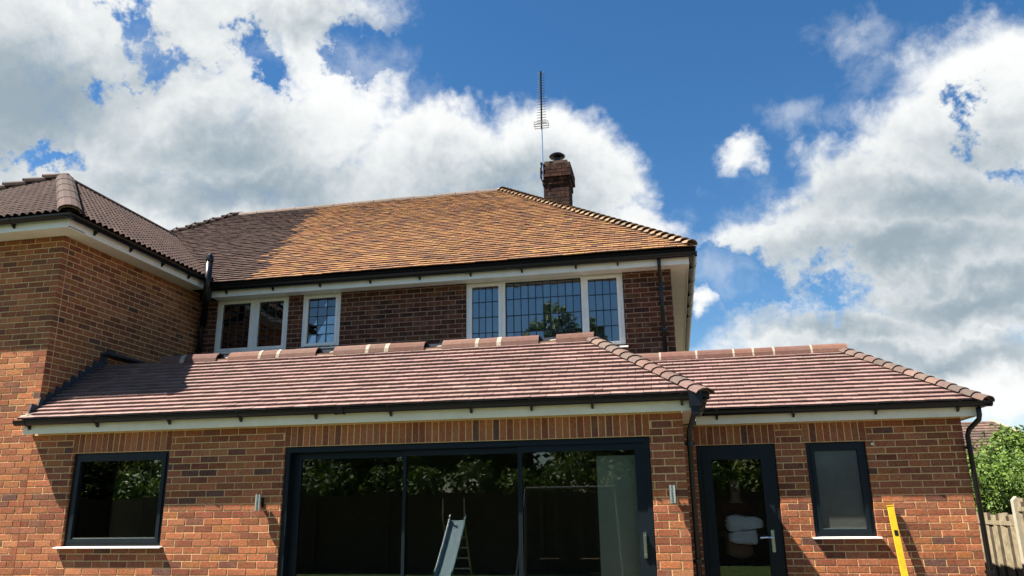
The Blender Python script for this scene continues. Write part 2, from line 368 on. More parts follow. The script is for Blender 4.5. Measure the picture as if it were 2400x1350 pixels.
# ---------------------------------------------------------------- interior shell, ceilings
inn = MB()
inn.box((XB+.02,.30,-.1),(XR-.3,7.0,0.0)); inn.build('floor_slab', 'floor', house)
inn = MB()
inn.box((XB+.02,.24,ZE+.012),(XC-.28,DR+.25,ZE+.07)); inn.box((XB+.02,DR+.25,ZE+.012),(XR-.29,7.0,ZE+.07)); inn.build('ceiling', 'plaster', house)
inn = MB()
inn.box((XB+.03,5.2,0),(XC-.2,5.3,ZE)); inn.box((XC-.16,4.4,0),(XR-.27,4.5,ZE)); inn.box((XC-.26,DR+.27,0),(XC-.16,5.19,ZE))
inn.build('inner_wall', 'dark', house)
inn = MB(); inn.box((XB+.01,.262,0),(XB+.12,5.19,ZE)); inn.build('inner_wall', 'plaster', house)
pier = MB(); pier.box((3.44,.17,0),(4.06,.235,1.93)); pier.build('inner_pier', 'cream', house)
up = MB()
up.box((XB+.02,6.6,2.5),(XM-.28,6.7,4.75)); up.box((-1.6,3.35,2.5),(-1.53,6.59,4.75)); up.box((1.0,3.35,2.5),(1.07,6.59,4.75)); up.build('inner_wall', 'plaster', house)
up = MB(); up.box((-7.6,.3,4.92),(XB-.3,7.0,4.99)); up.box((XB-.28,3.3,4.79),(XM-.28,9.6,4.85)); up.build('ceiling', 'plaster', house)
up = MB(); up.box((XB-.27,3.28,2.45),(XM-.27,9.6,2.5)); up.build('floor_slab', 'floor', house)
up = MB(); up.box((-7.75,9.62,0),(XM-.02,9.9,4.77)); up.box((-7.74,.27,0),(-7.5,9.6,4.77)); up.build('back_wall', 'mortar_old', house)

# ---------------------------------------------------------------- eaves: fascia, soffit, gutter
def gutter_prof(r=.056, t=.004):
    o = [(math.cos(a)*r, math.sin(a)*r) for a in [math.pi+math.pi*k/10 for k in range(11)]]
    i = [(math.cos(a)*(r-t), math.sin(a)*(r-t)) for a in [2*math.pi-math.pi*k/10 for k in range(11)]]
    return o+[(r+.004,.004),(r-.004,.004)]+i+[(-r+.004,.006),(-r,.006)]
GP = gutter_prof()
def eave(a, b, out, ov, zf, wallz, fasc='fascia', fh=.16, brackets=(), ext=(0,0), fext=(0,0), soffit=True, unions=()):
    """a->b: line of the wall face under the eave; out: outward unit; ov: fascia overhang; brackets: distances along"""
    a, b, out = V(a), V(b), V(out); d = (b-a).normalized(); Z = V((0,0,1))
    A = a+out*ov-d*fext[0]; Bq = b+out*ov+d*fext[1]
    A.z = Bq.z = 0
    fb = MB(); fb.hexa([A+Z*zf-out*.018, Bq+Z*zf-out*.018, Bq+Z*zf, A+Z*zf, A+Z*(zf+fh)-out*.018, Bq+Z*(zf+fh)-out*.018, Bq+Z*(zf+fh), A+Z*(zf+fh)])
    fo = fb.build('fascia', fasc, house)
    if soffit:
        i0 = -out*(ov-.003); s0 = zf+.012+(.004 if abs(out.x) > .5 else 0)
        sb = MB(); sb.hexa([A+Z*s0+i0, Bq+Z*s0+i0, Bq+Z*s0-out*.02, A+Z*s0-out*.02, A+Z*(s0+.01)+i0, Bq+Z*(s0+.01)+i0, Bq+Z*(s0+.01)-out*.02, A+Z*(s0+.01)-out*.02])
        sb.build('soffit', fasc, house)
    ga = a+out*(ov+.062)-d*ext[0]; gb = b+out*(ov+.062)+d*ext[1]; zg = zf+fh-.012; ga.z = gb.z = zg
    g = MB(); g.extrude(GP, ga, gb, out, Z); go = g.build('gutter', 'black', house)
    L = (gb-ga).length
    for s in brackets:
        c = a+out*(ov+.062)+d*s; c.z = zg
        br = MB(); r = .061
        pr = [(math.cos(t)*r, math.sin(t)*r) for t in [math.pi+math.pi*k/8 for k in range(9)]]+[(r+.008,.012),(r-.006,.012)]+[(math.cos(t)*(r-.004), math.sin(t)*(r-.004)) for t in [2*math.pi-math.pi*k/8 for k in range(9)]]+[(-r+.004,.01),(-r,.01)]
        br.extrude(pr, c-d*.014, c+d*.014, out, Z)
        br.extrude([(-.060,-.02),(-.060,-.098),(-.046,-.098),(-.010,-.060),(-.02,-.05)], c-d*.011, c+d*.011, out, Z)
        br.build('gutter_bracket', 'black', go)
    for s in unions:
        c = a+out*(ov+.062)+d*s; c.z = zg; r = .063
        un = MB(); pr = [(math.cos(t)*r, math.sin(t)*r) for t in [math.pi+math.pi*k/10 for k in range(11)]]+[(math.cos(t)*(r-.005), math.sin(t)*(r-.005)) for t in [2*math.pi-math.pi*k/10 for k in range(11)]]
        un.extrude(pr, c-d*.055, c+d*.055, out, Z); un.extrude(pr2 := [(p*1.06, q*1.06) for p, q in pr], c-d*.055, c-d*.035, out, Z); un.extrude(pr2, c+d*.035, c+d*.055, out, Z)
        un.build('gutter_union', 'black', go)
    return fo, go
OVE = .139
bx = [onY(x, 985-(x-390)*.046, -.2).x-XB for x in (62, 222, 392, 560, 737, 913, 1102, 1244, 1387, 1597)]
eave((XB,0,0),(XC,0,0),(0,-1,0),OVE,2.333,ZE,brackets=bx,ext=(.09,.15+.12),fext=(.035,.15),unions=[onY(797,965,-.2).x-XB])
eave((XC,-.139,0),(XC,DR-.14,0),(1,0,0),.148,2.333,ZE,brackets=(.35,.95),ext=(.115,0),fext=(-.02,-.02))
bw = [onY(x, 965-(x-1860)*.03, DR-.2).x-XC for x in (1680, 1860, 2054, 2247)]
eave((XC,DR,0),(XR,DR,0),(0,-1,0),OVE,2.333,ZE,brackets=bw,ext=(-.27,.15+.12),fext=(-.17,.15))
eave((XR,DR-.139,0),(XR,DR+5,0),(1,0,0),.148,2.333,ZE,brackets=(.4,1.2,2),ext=(.115,0),fext=(-.02,0))
# main house
bm_ = [onY(x, 690-(x-500)*.08, DM-.3).x-XB for x in (528, 637, 748, 866, 982, 1102, 1222, 1349, 1447)]
eave((XB,DM,0),(XM,DM,0),(0,-1,0),.25,4.745,4.78,fasc='upvc',fh=.15,brackets=bm_,ext=(-.42,.25+.13),fext=(-.35,.265))
eave((XM,DM-.25,0),(XM,DM+7,0),(1,0,0),.262,4.745,4.78,fasc='upvc',fh=.15,brackets=(.5,1.3,2.1,2.9,3.7),ext=(.115,0),fext=(-.02,0))
# two-storey wing at the left
eave((-7.76,0,0),(XB,0,0),(0,-1,0),.30,4.865,4.90,fasc='upvc',fh=.15,brackets=(1.2,2.1,3.0,4.0),ext=(.4,.30+.12),fext=(.3,.30))
eave((XB,-.30,0),(XB,DM-.3,0),(1,0,0),.30,4.865,4.90,fasc='upvc',fh=.15,brackets=(.45,1.15,1.85,2.5),ext=(.115,-.0),fext=(-.02,.0))

# ---------------------------------------------------------------- roofs
TILES = []
PINK = [(.205,.130,.118),(.185,.118,.108),(.225,.143,.130),(.172,.108,.099),(.20,.134,.117)]
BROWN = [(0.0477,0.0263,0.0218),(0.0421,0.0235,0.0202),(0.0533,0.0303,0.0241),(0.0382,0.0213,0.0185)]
ORNG = [(0.2150,0.1118,0.0533),(0.1935,0.0989,0.0516),(0.2365,0.1290,0.0654),(0.1677,0.0877,0.0499),(0.1462,0.0808,0.0516),(0.2064,0.1015,0.0533),(0.2236,0.1290,0.0568),(0.1247,0.0705,0.0482)]
def span(poly, s):
    xs = []
    for (a, b), (c, d) in zip(poly, poly[1:]+poly[:1]):
        if (b-s)*(d-s) <= 0 and abs(b-d) > 1e-9: xs.append(a+(c-a)*(s-b)/(d-b))
    return (min(xs), max(xs)) if len(xs) > 1 else None
def slope(P0, P1, T, poly3, gauge, tw, th, pal, mat_, bond=.5, name='roof', roll=False, palf=None, zj=.0016, sheet='underlay', sag=0):
    """P0->P1 along the eave, T any higher point of the plane, poly3: outline (3-D points on the plane)"""
    P0, P1, T = V(P0), V(P1), V(T); U = (P1-P0).normalized(); S = (T-P0); S = (S-U*S.dot(U)).normalized(); Nn = U.cross(S).normalized()
    if Nn.z < 0: Nn = -Nn
    poly = [((V(p)-P0).dot(U), (V(p)-P0).dot(S)) for p in poly3]
    sh = MB(); sh.add([V(p)-Nn*.004 for p in poly3]+[V(p)-Nn*.05 for p in poly3], [tuple(range(len(poly3))), tuple(range(len(poly3), 2*len(poly3)))[::-1]]+[(i,(i+1)%len(poly3),len(poly3)+(i+1)%len(poly3),len(poly3)+i) for i in range(len(poly3))])
    ro = sh.build(name, sheet, house)
    smax = max(s for u, s in poly); nC = int(math.ceil((smax-.01)/gauge)); hb = th*1.35
    B = Matrix(((U.x,S.x,Nn.x),(U.y,S.y,Nn.y),(U.z,S.z,Nn.z)))
    if B.determinant() < 0: B = Matrix(((-U.x,S.x,Nn.x),(-U.y,S.y,Nn.y),(-U.z,S.z,Nn.z)))
    B4 = B.to_4x4()
    for c in range(nC):
        s0 = c*gauge; L = gauge*1.3; s1 = min(s0+L, smax-.002)
        r0 = span(poly, s0+.001); r1 = span(poly, s1)
        if not r0 or not r1: continue
        k = math.floor((r0[0])/tw)-1; off = tw*bond*(c % 2)
        while off+k*tw < r0[1]:
            a, b = off+k*tw, off+(k+1)*tw-.005; k += 1
            a0, b0 = max(a, r0[0]), min(b, r0[1]); a1, b1 = max(a, min(r1[0], b)), min(b, max(r1[1], a))
            if b0-a0 < .012: continue
            full = abs(a0-a) < 1e-6 and abs(b0-b) < 1e-6 and abs(a1-a) < 1e-6 and abs(b1-b) < 1e-6 and s1 == s0+L
            z = random.uniform(-zj, zj)+.002+sag*(math.sin(a*1.7+.6*s0)*.5+math.sin(a*.63+2.1*s0+1)*.5+1)*.5; tz = random.uniform(-zj, zj)*.8
            p_ = palf((a+b)/2, s0) if palf else pal
            pl, mt_ = p_ if isinstance(p_, tuple) else (p_, mat_)
            ci = random.randrange(len(pl))
            pos = P0+U*((a+b)/2)+S*s0+Nn*z
            TILES.append(dict(M=Matrix.Translation(pos) @ B4, P=P0, U=U, S=S, N=Nn, q=(a0,b0,a1,b1,s0,s1), z=z, tz=tz, th=th, hb=hb, full=full and not roll, pal=pl, ci=ci, mat=mt_, parent=ro, roll=roll, w=b-a, L=L, ctr=pos))
    return ro
PE, PR = 2.47, 3.33     # eave and ridge level of the extension roof
YE, YR = -.195, .99
XE = XC+.205; XRE = 3.36
XE2 = XR+.205; XRE2 = 6.45
TW = .165
ro_front = slope((XB,YE,PE),(XE,YE,PE),(XRE,YR,PR),[(XB-.06,YE,PE),(XE,YE,PE),(XRE,YR,PR),(XB+.0,YR,PR)],.0925,TW,.026,PINK,'tile')
YR2, YE2 = YR+DR, YE+DR
ro_ret = slope((XE,YE,PE),(XE,YE2,PE),(XRE,YR,PR),[(XE,YE,PE),(XE,YE2,PE),(XRE,YR2,PR),(XRE,YR,PR)],.0925,TW,.026,PINK,'tile')
ro_wing = slope((XE,YE2,PE),(XE2,YE2,PE),(XRE2,YR2,PR),[(XE,YE2,PE),(XE2,YE2,PE),(XRE2,YR2,PR),(XRE,YR2,PR)],.0925,TW,.026,PINK,'tile')
ro_wside = slope((XE2,YE2,PE),(XE2,YE2+5,PE),(XRE2,YR2,PR),[(XE2,YE2,PE),(XE2,YE2+5,PE),(XRE2,YE2+5,PR),(XRE2,YR2,PR)],.0925,TW,.026,PINK,'tile')
# main roof
ME, MR, MYE, MYR = 4.95, 7.73, 2.70, 6.456
MXR, MXE, MXL, MXEL = 1.057, 4.72, -4.80, -8.56
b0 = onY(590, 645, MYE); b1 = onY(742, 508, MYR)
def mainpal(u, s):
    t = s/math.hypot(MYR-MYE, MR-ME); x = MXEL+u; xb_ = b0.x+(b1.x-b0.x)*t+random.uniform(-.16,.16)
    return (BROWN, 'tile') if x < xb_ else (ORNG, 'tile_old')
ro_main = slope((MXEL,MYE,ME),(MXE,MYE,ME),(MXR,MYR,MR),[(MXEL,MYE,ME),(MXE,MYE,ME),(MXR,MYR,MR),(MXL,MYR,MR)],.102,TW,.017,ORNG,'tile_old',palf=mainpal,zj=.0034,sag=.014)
ro_mright = slope((MXE,MYE,ME),(MXE,2*MYR-MYE,ME),(MXR,MYR,MR),[(MXE,MYE,ME),(MXE,2*MYR-MYE,ME),(MXR,MYR,MR)],.2,TW*2,.016,ORNG,'tile_old')
ro_mback = slope((MXEL,2*MYR-MYE,ME),(MXE,2*MYR-MYE,ME),(MXR,MYR,MR),[(MXEL,2*MYR-MYE,ME),(MXE,2*MYR-MYE,ME),(MXR,MYR,MR),(MXL,MYR,MR)],.3,TW*3,.016,BROWN,'tile')
ro_mleft = slope((MXEL,MYE,ME),(MXEL,2*MYR-MYE,ME),(MXL,MYR,MR),[(MXEL,MYE,ME),(MXEL,2*MYR-MYE,ME),(MXL,MYR,MR)],.3,TW*3,.016,BROWN,'tile')
# wing roof at the left
BE, BOV, BW, BP = 5.03, .36, 2.60, math.tan(R(35))
BXE, BYE = XB+BOV, -BOV; BXR, BYR, BR = BXE-BW, BYE+BW, BE+BW*BP
BYF = MYE+(BR-ME)/((MR-ME)/(MYR-MYE))       # where its ridge runs into the main roof
BYV = MYE+(BE-ME)/((MR-ME)/(MYR-MYE))       # foot of the valley
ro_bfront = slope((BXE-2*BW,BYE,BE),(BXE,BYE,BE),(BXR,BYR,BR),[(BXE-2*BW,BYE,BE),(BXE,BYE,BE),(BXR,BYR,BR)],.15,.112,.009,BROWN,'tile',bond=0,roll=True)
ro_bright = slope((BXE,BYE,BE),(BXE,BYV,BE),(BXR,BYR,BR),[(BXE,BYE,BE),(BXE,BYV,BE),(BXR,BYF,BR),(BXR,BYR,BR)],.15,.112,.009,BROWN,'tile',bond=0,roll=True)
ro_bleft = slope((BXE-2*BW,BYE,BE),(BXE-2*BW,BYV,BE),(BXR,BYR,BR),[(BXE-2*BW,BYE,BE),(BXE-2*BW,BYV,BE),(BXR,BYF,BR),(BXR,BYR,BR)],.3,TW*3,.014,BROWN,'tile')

# valley strips and flat roof behind the sloping tiles
fl = MB(); fl.box((XB+.005,YR+.05,PR-.06),(XRE-.05,DM-.008,PR-.02)); fl.box((XRE+.05,YR2+.05,PR-.06),(XRE2-.05,DR+5,PR-.02))
fl.box((XRE-.05,YR2-.1,PR-.062),(XRE+.05,DM-.008,PR-.022)); fl.build('flat_roof', 'membrane', house)
trim = MB()
for x0, x1 in ((497,610),(716,850),(1030,1172)):
    a = onY(x0, 828-(x0-497)*.047, YR+.16); b = onY(x1, 828-(x1-497)*.047, YR+.16)
    trim = MB(); trim.box((a.x,YR+.13,PR-.03),(b.x,YR+.16,PR+.118)); trim.build('flat_roof_trim', 'black', house)
vl = MB()
for a, b in (((XE,YE2,PE),(XRE,YR2,PR)),((BXE,BYV,BE),(BXR,BYF,BR))):
    vl.bar(V(a)+V((0,0,.012)), V(b)+V((0,0,.012)), .10, .012)
vl.build('valley_lead', 'lead', house)

# ---- ridge and hip tiles
def arch(mb, A, B, side, upv, w, h, t=.016, wl=None, n=8, lift0=0, lift1=0, drop1=None):
    """half-round tile from A (low/front end) to B; side: unit across, upv: unit up; w half width"""
    A, B = V(A), V(B); vs = []; wl = wl or (w, w); 
    for (P, ww, lf) in ((A, wl[0], lift0), (B, wl[1], lift1)):
        for tt in (0, t):
            for k in range(n+1):
                a = math.pi*k/n
                vs.append(P+side*(math.cos(a)*(ww+tt))+upv*(math.sin(a)*(h*ww/w+tt)+lf))
    m = n+1; fs = []
    for k in range(n):
        fs += [(m+k,m+k+1,3*m+k+1,3*m+k),(k+1,k,2*m+k,2*m+k+1),(k,k+1,m+k+1,m+k),(2*m+k+1,2*m+k,3*m+k,3*m+k+1)]
    fs += [(0,m,3*m,2*m),(n,2*m+n,3*m+n,m+n)]
    mb.add(vs, fs)
RC = [(0.1148,0.0561,0.0425),(0.1318,0.0646,0.0493),(0.1020,0.0510,0.0399),(0.1232,0.0680,0.0544)]
def ridge_run(xs, y, z, parent, joints=True):
    for i, (a, b) in enumerate(xs):
        m = MB(); m.cur = jit(random.choice(RC), .12); arch(m, (a,y,z+random.uniform(-.004,.004)),(b,y,z+random.uniform(-.004,.004)),V((0,1,0)),V((0,0,1)),.118,.115)
        m.build('ridge_tile','ridge',parent,attr=True,smooth=False)
    for i in range(len(xs)-1):
        if joints and xs[i+1][0]-xs[i][1] < .1:
            m = MB(); arch(m,(xs[i][1]-.002,y,z),(xs[i+1][0]+.002,y,z),V((0,1,0)),V((0,0,1)),.124,.121,t=.012); m.build('mortar_joint','white_mortar',parent)
RZ = PR-.03
runs = [(-2.33,-2.03),(-1.97,-1.51),(-1.34,-.91),(-.875,-.66),(-.62,-.12),(.12,.55),(.59,.80),(.85,1.31),(1.54,1.96),(2.0,2.23),(2.28,2.74),(2.95,3.40)]
ridge_run(runs, YR, RZ, ro_front)
gaps = [(-1.51,-1.34),(-.12,.12),(1.31,1.54),(2.74,2.95)]
for a, b in gaps:
    m = MB(); m.box((a-.02,YR+.02,RZ),(b+.02,YR+.05,RZ+.10)); m.build('ridge_upstand','lead',ro_front)
    m = MB(); m.tube([(b-.005,YR-.045,RZ+.03),(b-.06,YR-.05,RZ+.035),(b-.13,YR-.055,RZ+.015)],[.030,.026,.012],8); m.build('mortar_lump','white_mortar',ro_front)
m = MB(); m.box((-2.95,YR-.03,RZ+.0),(-2.36,YR+.04,RZ+.05)); m.build('ridge_upstand','lead',ro_front)
# bedding mortar below the ridge tiles
m = MB(); m.box((-2.36,YR-.112,RZ-.03),(XRE+.03,YR-.09,RZ+.022)); m.build('ridge_bedding','hip_mortar',ro_front)
wx = [3.42,3.78,4.14,4.62,5.10,5.35,5.61,6.08,6.53]
ridge_run([(a+.010,b-.010) for a,b in zip(wx,wx[1:])], YR2, RZ, ro_wing)
m = MB(); m.box((3.42,YR2-.112,RZ-.03),(XRE2+.03,YR2-.09,RZ+.022)); m.build('ridge_bedding','hip_mortar',ro_wing)
for i in range(3):
    m = MB(); m.cur = jit(RC[i], .1); arch(m,(XRE,YR+.1+i*.46,RZ),(XRE,YR+.1+i*.46+.44,RZ),V((1,0,0)),V((0,0,1)),.112,.085); m.build('ridge_tile','ridge',ro_ret,attr=True)
def hip(H0, H1, parent, n, w0, w1, h, pal, lift=.03, t=.014, mortar=True, over=1.25, r0=0, r1=1):
    H0, H1 = V(H0), V(H1); d = (H1-H0); L = d.length; d.normalize(); side = d.cross(V((0,0,1))).normalized(); upv = side.cross(d).normalized()
    st = L/n
    if mortar:
        m = MB(); arch(m, H0+d*.02, H1-d*.02, side, upv, w1*.94, h*.8, t=.01); m.build('hip_bedding','hip_mortar',parent)
    for i in range(n):
        m = MB(); m.cur = jit(random.choice(pal), .15)
        a = H0+d*(i*st-.01); b = H0+d*(i*st+st*over)
        arch(m, a, b, side, upv, w0, h, t=t, wl=(w0, w1), lift0=lift, lift1=.004, n=6); m.build('hip_tile','ridge',parent,attr=True)
HP = [(.125,.084,.068),(.108,.076,.062),(.145,.092,.074),(.095,.070,.060)]
hip((XE+.02,YE-.02,PE+.0),(XRE,YR,PR-.0),ro_front,14,.120,.10,.05,HP,lift=.016,over=1.4)
hip((XE2+.02,YE2-.02,PE+.0),(XRE2,YR2,PR-.0),ro_wing,14,.120,.10,.05,HP,lift=.016,over=1.4)
HO = [(0.2160,0.1440,0.0880),(0.1840,0.1240,0.0800),(0.2480,0.1680,0.1040),(0.1520,0.1040,0.0720)]
hip((MXE-.05,MYE+.05,ME+.035),(MXR,MYR,MR),ro_main,40,.095,.065,.055,HO,lift=.05,mortar=True,over=1.15)
hip((MXEL,MYE,ME),(MXL,MYR,MR),ro_main,30,.10,.075,.06,BROWN,lift=.04)
for k in range(13):
    a = MXL+k*(MXR-MXL)/13; m = MB(); m.cur = jit((.12,.10,.085),.2); arch(m,(a,MYR,MR-.05),(a+(MXR-MXL)/13-.01,MYR,MR-.05),V((0,1,0)),V((0,0,1)),.12,.085); m.build('ridge_tile','ridge',ro_main,attr=True)
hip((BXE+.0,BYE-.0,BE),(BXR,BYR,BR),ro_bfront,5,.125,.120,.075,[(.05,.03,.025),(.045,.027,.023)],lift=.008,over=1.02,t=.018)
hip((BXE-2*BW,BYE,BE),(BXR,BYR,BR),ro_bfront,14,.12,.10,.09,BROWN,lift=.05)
for k in range(7):
    a = BYR-.06+k*(BYF-BYR+.1)/7; m = MB(); m.cur = jit(BROWN[k%4],.15); arch(m,(BXR,a,BR-.04),(BXR,a+(BYF-BYR+.1)/7-.008,BR-.04),V((1,0,0)),V((0,0,1)),.12,.085); m.build('ridge_tile','ridge',ro_bright,attr=True)

# ---------------------------------------------------------------- pick the largest 300 bricks and tiles as parts, join the rest
def area(pts):
    q = [proj(p) for p in pts]
    if any(x is None for x in q): return 0
    if not all(-10 < x < 2410 and -10 < y < 1360 for x, y in q): return 0
    s = 0
    for (a, b), (c, d) in zip(q, q[1:]+q[:1]): s += a*d-b*c
    return abs(s)/2
PAL = {'new': NEW, 'old': OLD, 'dimmed': DIMMED}
cache = {}
def brick_mesh(size, pal, ci, var):
    k = (size, pal, ci, var)
    if k not in cache:
        mb = MB(); st = random.getstate(); random.seed(hash(k) & 0xffff); mb.cur = jit(PAL[pal][ci], .14); random.setstate(st)
        brick_geo(mb, size); cache[k] = mb.mesh('brick', 'brick', attr=True)
    return cache[k]
def brick_geo(mb, size, M=None):
    x, y, z = size[0]/2, size[1]/2, size[2]/2; e = .003
    vs = [(-x,-y,-z),(x,-y,-z),(x,y,-z),(-x,y,-z),(-x,-y,z-e),(x,-y,z-e),(x,y,z-e),(-x,y,z-e),(-x+e,-y+e,z),(x-e,-y+e,z),(x-e,y-e,z),(-x+e,y-e,z)]
    fs = [(0,1,5,4),(1,2,6,5),(2,3,7,6),(3,0,4,7),(4,5,9,8),(5,6,10,9),(6,7,11,10),(7,4,8,11),(8,9,10,11)]
    if M is not None: vs = [M @ V(v) for v in vs]
    mb.add(vs, fs)
def barea(b):
    m, s = b[0], b[1]
    n = (m.to_3x3() @ V((0,0,1)))
    if n.dot(CAM-m.translation) <= 0: return 0
    return area([m @ V((i*s[0]/2, j*s[1]/2, s[2]/2)) for i, j in ((-1,-1),(1,-1),(1,1),(-1,1))])
# chimney bricks join the brickwork too
CHX0, CHX1, CHY0, CHY1, CHZ = 2.03, 2.54, 6.2, 6.76, 8.13
chim = MB(); chim.box((CHX0+.006,CHY0+.006,5.8),(CHX1-.006,CHY1-.006,CHZ)); chimney = chim.build('chimney','mortar_dimmed',house)
Zr = [6.0+.075*k for k in range(28)]
for r, z in enumerate(Zr):
    if z+.075 > CHZ+.02: break
    o = .0
    if z > 7.60: o = .022
    if z > 7.74: o = .06
    if z > 8.0: o = .045
    for (nn, Un, O, W) in ((V((0,-1,0)),V((1,0,0)),V((CHX0-o,CHY0-o,0)),CHX1-CHX0+2*o),(V((1,0,0)),V((0,1,0)),V((CHX1+o,CHY0-o,0)),CHY1-CHY0+2*o),(V((-1,0,0)),V((0,1,0)),V((CHX0-o,CHY0-o,0)),CHY1-CHY0+2*o)):
        B = Matrix(((Un.x,0,nn.x),(Un.y,0,nn.y),(0,1,0)))
        if B.determinant() < 0: B = Matrix(((-Un.x,0,nn.x),(-Un.y,0,nn.y),(0,1,0)))
        par = (r + (nn.x != 0)) % 2; u = .001 if par == 0 else .1125
        hi = W-.001 if nn.x == 0 else W
        while u < hi-.04:
            e = min(u+.215, hi-(.0 if par else .0))
            dp = .08
            BRICKS.append((Matrix.Translation(O+Un*((u+e)/2)+V((0,0,z+.0425))+nn*(random.uniform(-.002,.002)-dp/2)) @ B.to_4x4(), (round(e-u,3),.065,dp), ('dimmed', random.randrange(len(DIMMED))), chimney, 'brick')); u = e+.01
cap = MB(); cap.box((CHX0+.02,CHY0+.02,CHZ-.02),(CHX1-.02,CHY1-.02,CHZ+.05)); cap.build('flaunching','mortar_dimmed',chimney)
cc = ((CHX0+CHX1)/2, (CHY0+CHY1)/2)
pot = MB(); pot.tube([(cc[0],cc[1],CHZ),(cc[0],cc[1],CHZ+.09),(cc[0],cc[1],CHZ+.16)],[.13,.11,.08],14); pot.build('chimney_pot','mortar_dimmed',chimney)
cw = MB(); cw.tube([(cc[0],cc[1],CHZ+.15),(cc[0],cc[1],CHZ+.215),(cc[0],cc[1],CHZ+.235),(cc[0],cc[1],CHZ+.26),(cc[0],cc[1],CHZ+.305),(cc[0],cc[1],CHZ+.32)],[.065,.07,.155,.17,.12,.03],16); cw.build('chimney_cowl','black',chimney,smooth=False)

bs = sorted(((barea(b), i) for i, b in enumerate(BRICKS)), reverse=True)
plain = [i for a, i in bs if a > 0 and BRICKS[i][4] == 'brick'][:300]; keep = set(plain)
keep |= {i for i, b in enumerate(BRICKS) if b[4] == 'soldier_brick'}
rest = MB()
for i, (m, s, (pal, ci), w, kind) in enumerate(BRICKS):
    if i in keep: link(kind, brick_mesh(s, pal, ci, random.randrange(4)), w, m)
    else: rest.cur = jit(PAL[pal][ci], .14); brick_geo(rest, s, m)
tag(rest.build('brickwork','brick',house,attr=True,recalc=False), kind='stuff')

def tile_verts(t):
    a0,b0,a1,b1,s0,s1 = t['q']; P,U,S,N = t['P'],t['U'],t['S'],t['N']; th,hb = t['th'],t['hb']; z, tz = t['z'], t['tz']
    g = lambda u, s, h: P+U*u+S*s+N*(h+z)
    return [g(a0,s0,hb+tz),g(b0,s0,hb-tz),g(b1,s1,0),g(a1,s1,0),g(a0,s0,hb+th+tz),g(b0,s0,hb+th-tz),g(b1,s1,th),g(a1,s1,th)]
def tile_unit(t, var):
    k = ('t', t['w'].__round__(3), t['L'].__round__(3), t['th'], t['mat'], t['pal'][t['ci']], var)
    if k not in cache:
        w, L, th, hb = t['w']/2, t['L'], t['th'], t['hb']; tz = (-.0012,.0,.0012)[var]
        mb = MB(); mb.cur = tuple(c*(.94,1,1.06)[var] for c in t['pal'][t['ci']])
        mb.hexa([(-w,0,hb+tz),(w,0,hb-tz),(w,L,0),(-w,L,0),(-w,0,hb+th+tz),(w,0,hb+th-tz),(w,L,th),(-w,L,th)]); cache[k] = mb.mesh('roof_tile', t['mat'], attr=True)
    return cache[k]
ta = []
for i, t in enumerate(TILES):
    if not t['full'] or t['N'].dot(CAM-t['ctr']) <= 0: continue
    v = tile_verts(t); ta.append((area([v[4],v[5],v[6],v[7]])+area([v[0],v[1],v[5],v[4]]), i))
ta.sort(reverse=True); keep = {i for a, i in ta[:300]}
rt = {'tile': MB(), 'tile_old': MB()}
allt = MB(); mats_ = []
for i, t in enumerate(TILES):
    if i in keep: link('roof_tile', tile_unit(t, random.randrange(3)), t['parent'], t['M']); continue
    allt.cur = jit(t['pal'][t['ci']], .08); n0 = len(allt.f)
    if t['roll']:
        a0,b0,a1,b1,s0,s1 = t['q']; P,U,S,N = t['P'],t['U'],t['S'],t['N']; th,hb,z = t['th'],t['hb'],t['z']; nn = 6
        vs = []
        for (a,b,s,h) in ((a0,b0,s0,hb),(a1,b1,s1,0)):
            for lay in (0, th):
                for k in range(nn+1):
                    f = k/nn; vs.append(P+U*(a+(b-a)*f)+S*s+N*(h+lay+z+.034*math.sin(math.pi*f)**1.3*min(1,(b-a)/t['w'])))
        m = nn+1; fs = []
        for k in range(nn): fs += [(m+k,m+k+1,3*m+k+1,3*m+k),(k,k+1,m+k+1,m+k)]
        fs += [(0,m,3*m,2*m),(nn,2*m+nn,3*m+nn,m+nn)]
        allt.add(vs, fs)
    else: allt.hexa(tile_verts(t))
    mats_ += [0 if t['mat'] == 'tile' else 1]*(len(allt.f)-n0)
to = allt.build('roof_tiling',['tile','tile_old'],house,attr=True); to.data.polygons.foreach_set('material_index', mats_); tag(to, kind='stuff')

# ---------------------------------------------------------------- windows and doors
def frame_rect(mb, x0, x1, z0, z1, y0, y1, t):
    t = t if isinstance(t, tuple) else (t,)*4   # left, right, bottom, top
    mb.box((x0,y0,z0),(x0+t[0],y1,z1)); mb.box((x1-t[1],y0,z0),(x1,y1,z1))
    mb.box((x0+t[0],y0,z0),(x1-t[1],y1,z0+t[2])); mb.box((x0+t[0],y0,z1-t[3]),(x1-t[1],y1,z1))
def pane(win, x0, x1, z0, z1, y, m, tilt=0):
    mb = MB(); a, b = random.uniform(-tilt, tilt), random.uniform(-tilt, tilt); cx, cz = (x0+x1)/2, (z0+z1)/2
    g = lambda x, z, o: (x, y+o+(x-cx)*a+(z-cz)*b, z)
    mb.hexa([g(x0,z0,0),g(x1,z0,0),g(x1,z0,.006),g(x0,z0,.006),g(x0,z1,0),g(x1,z1,0),g(x1,z1,.006),g(x0,z1,.006)])
    return mb.build('pane', m, win)
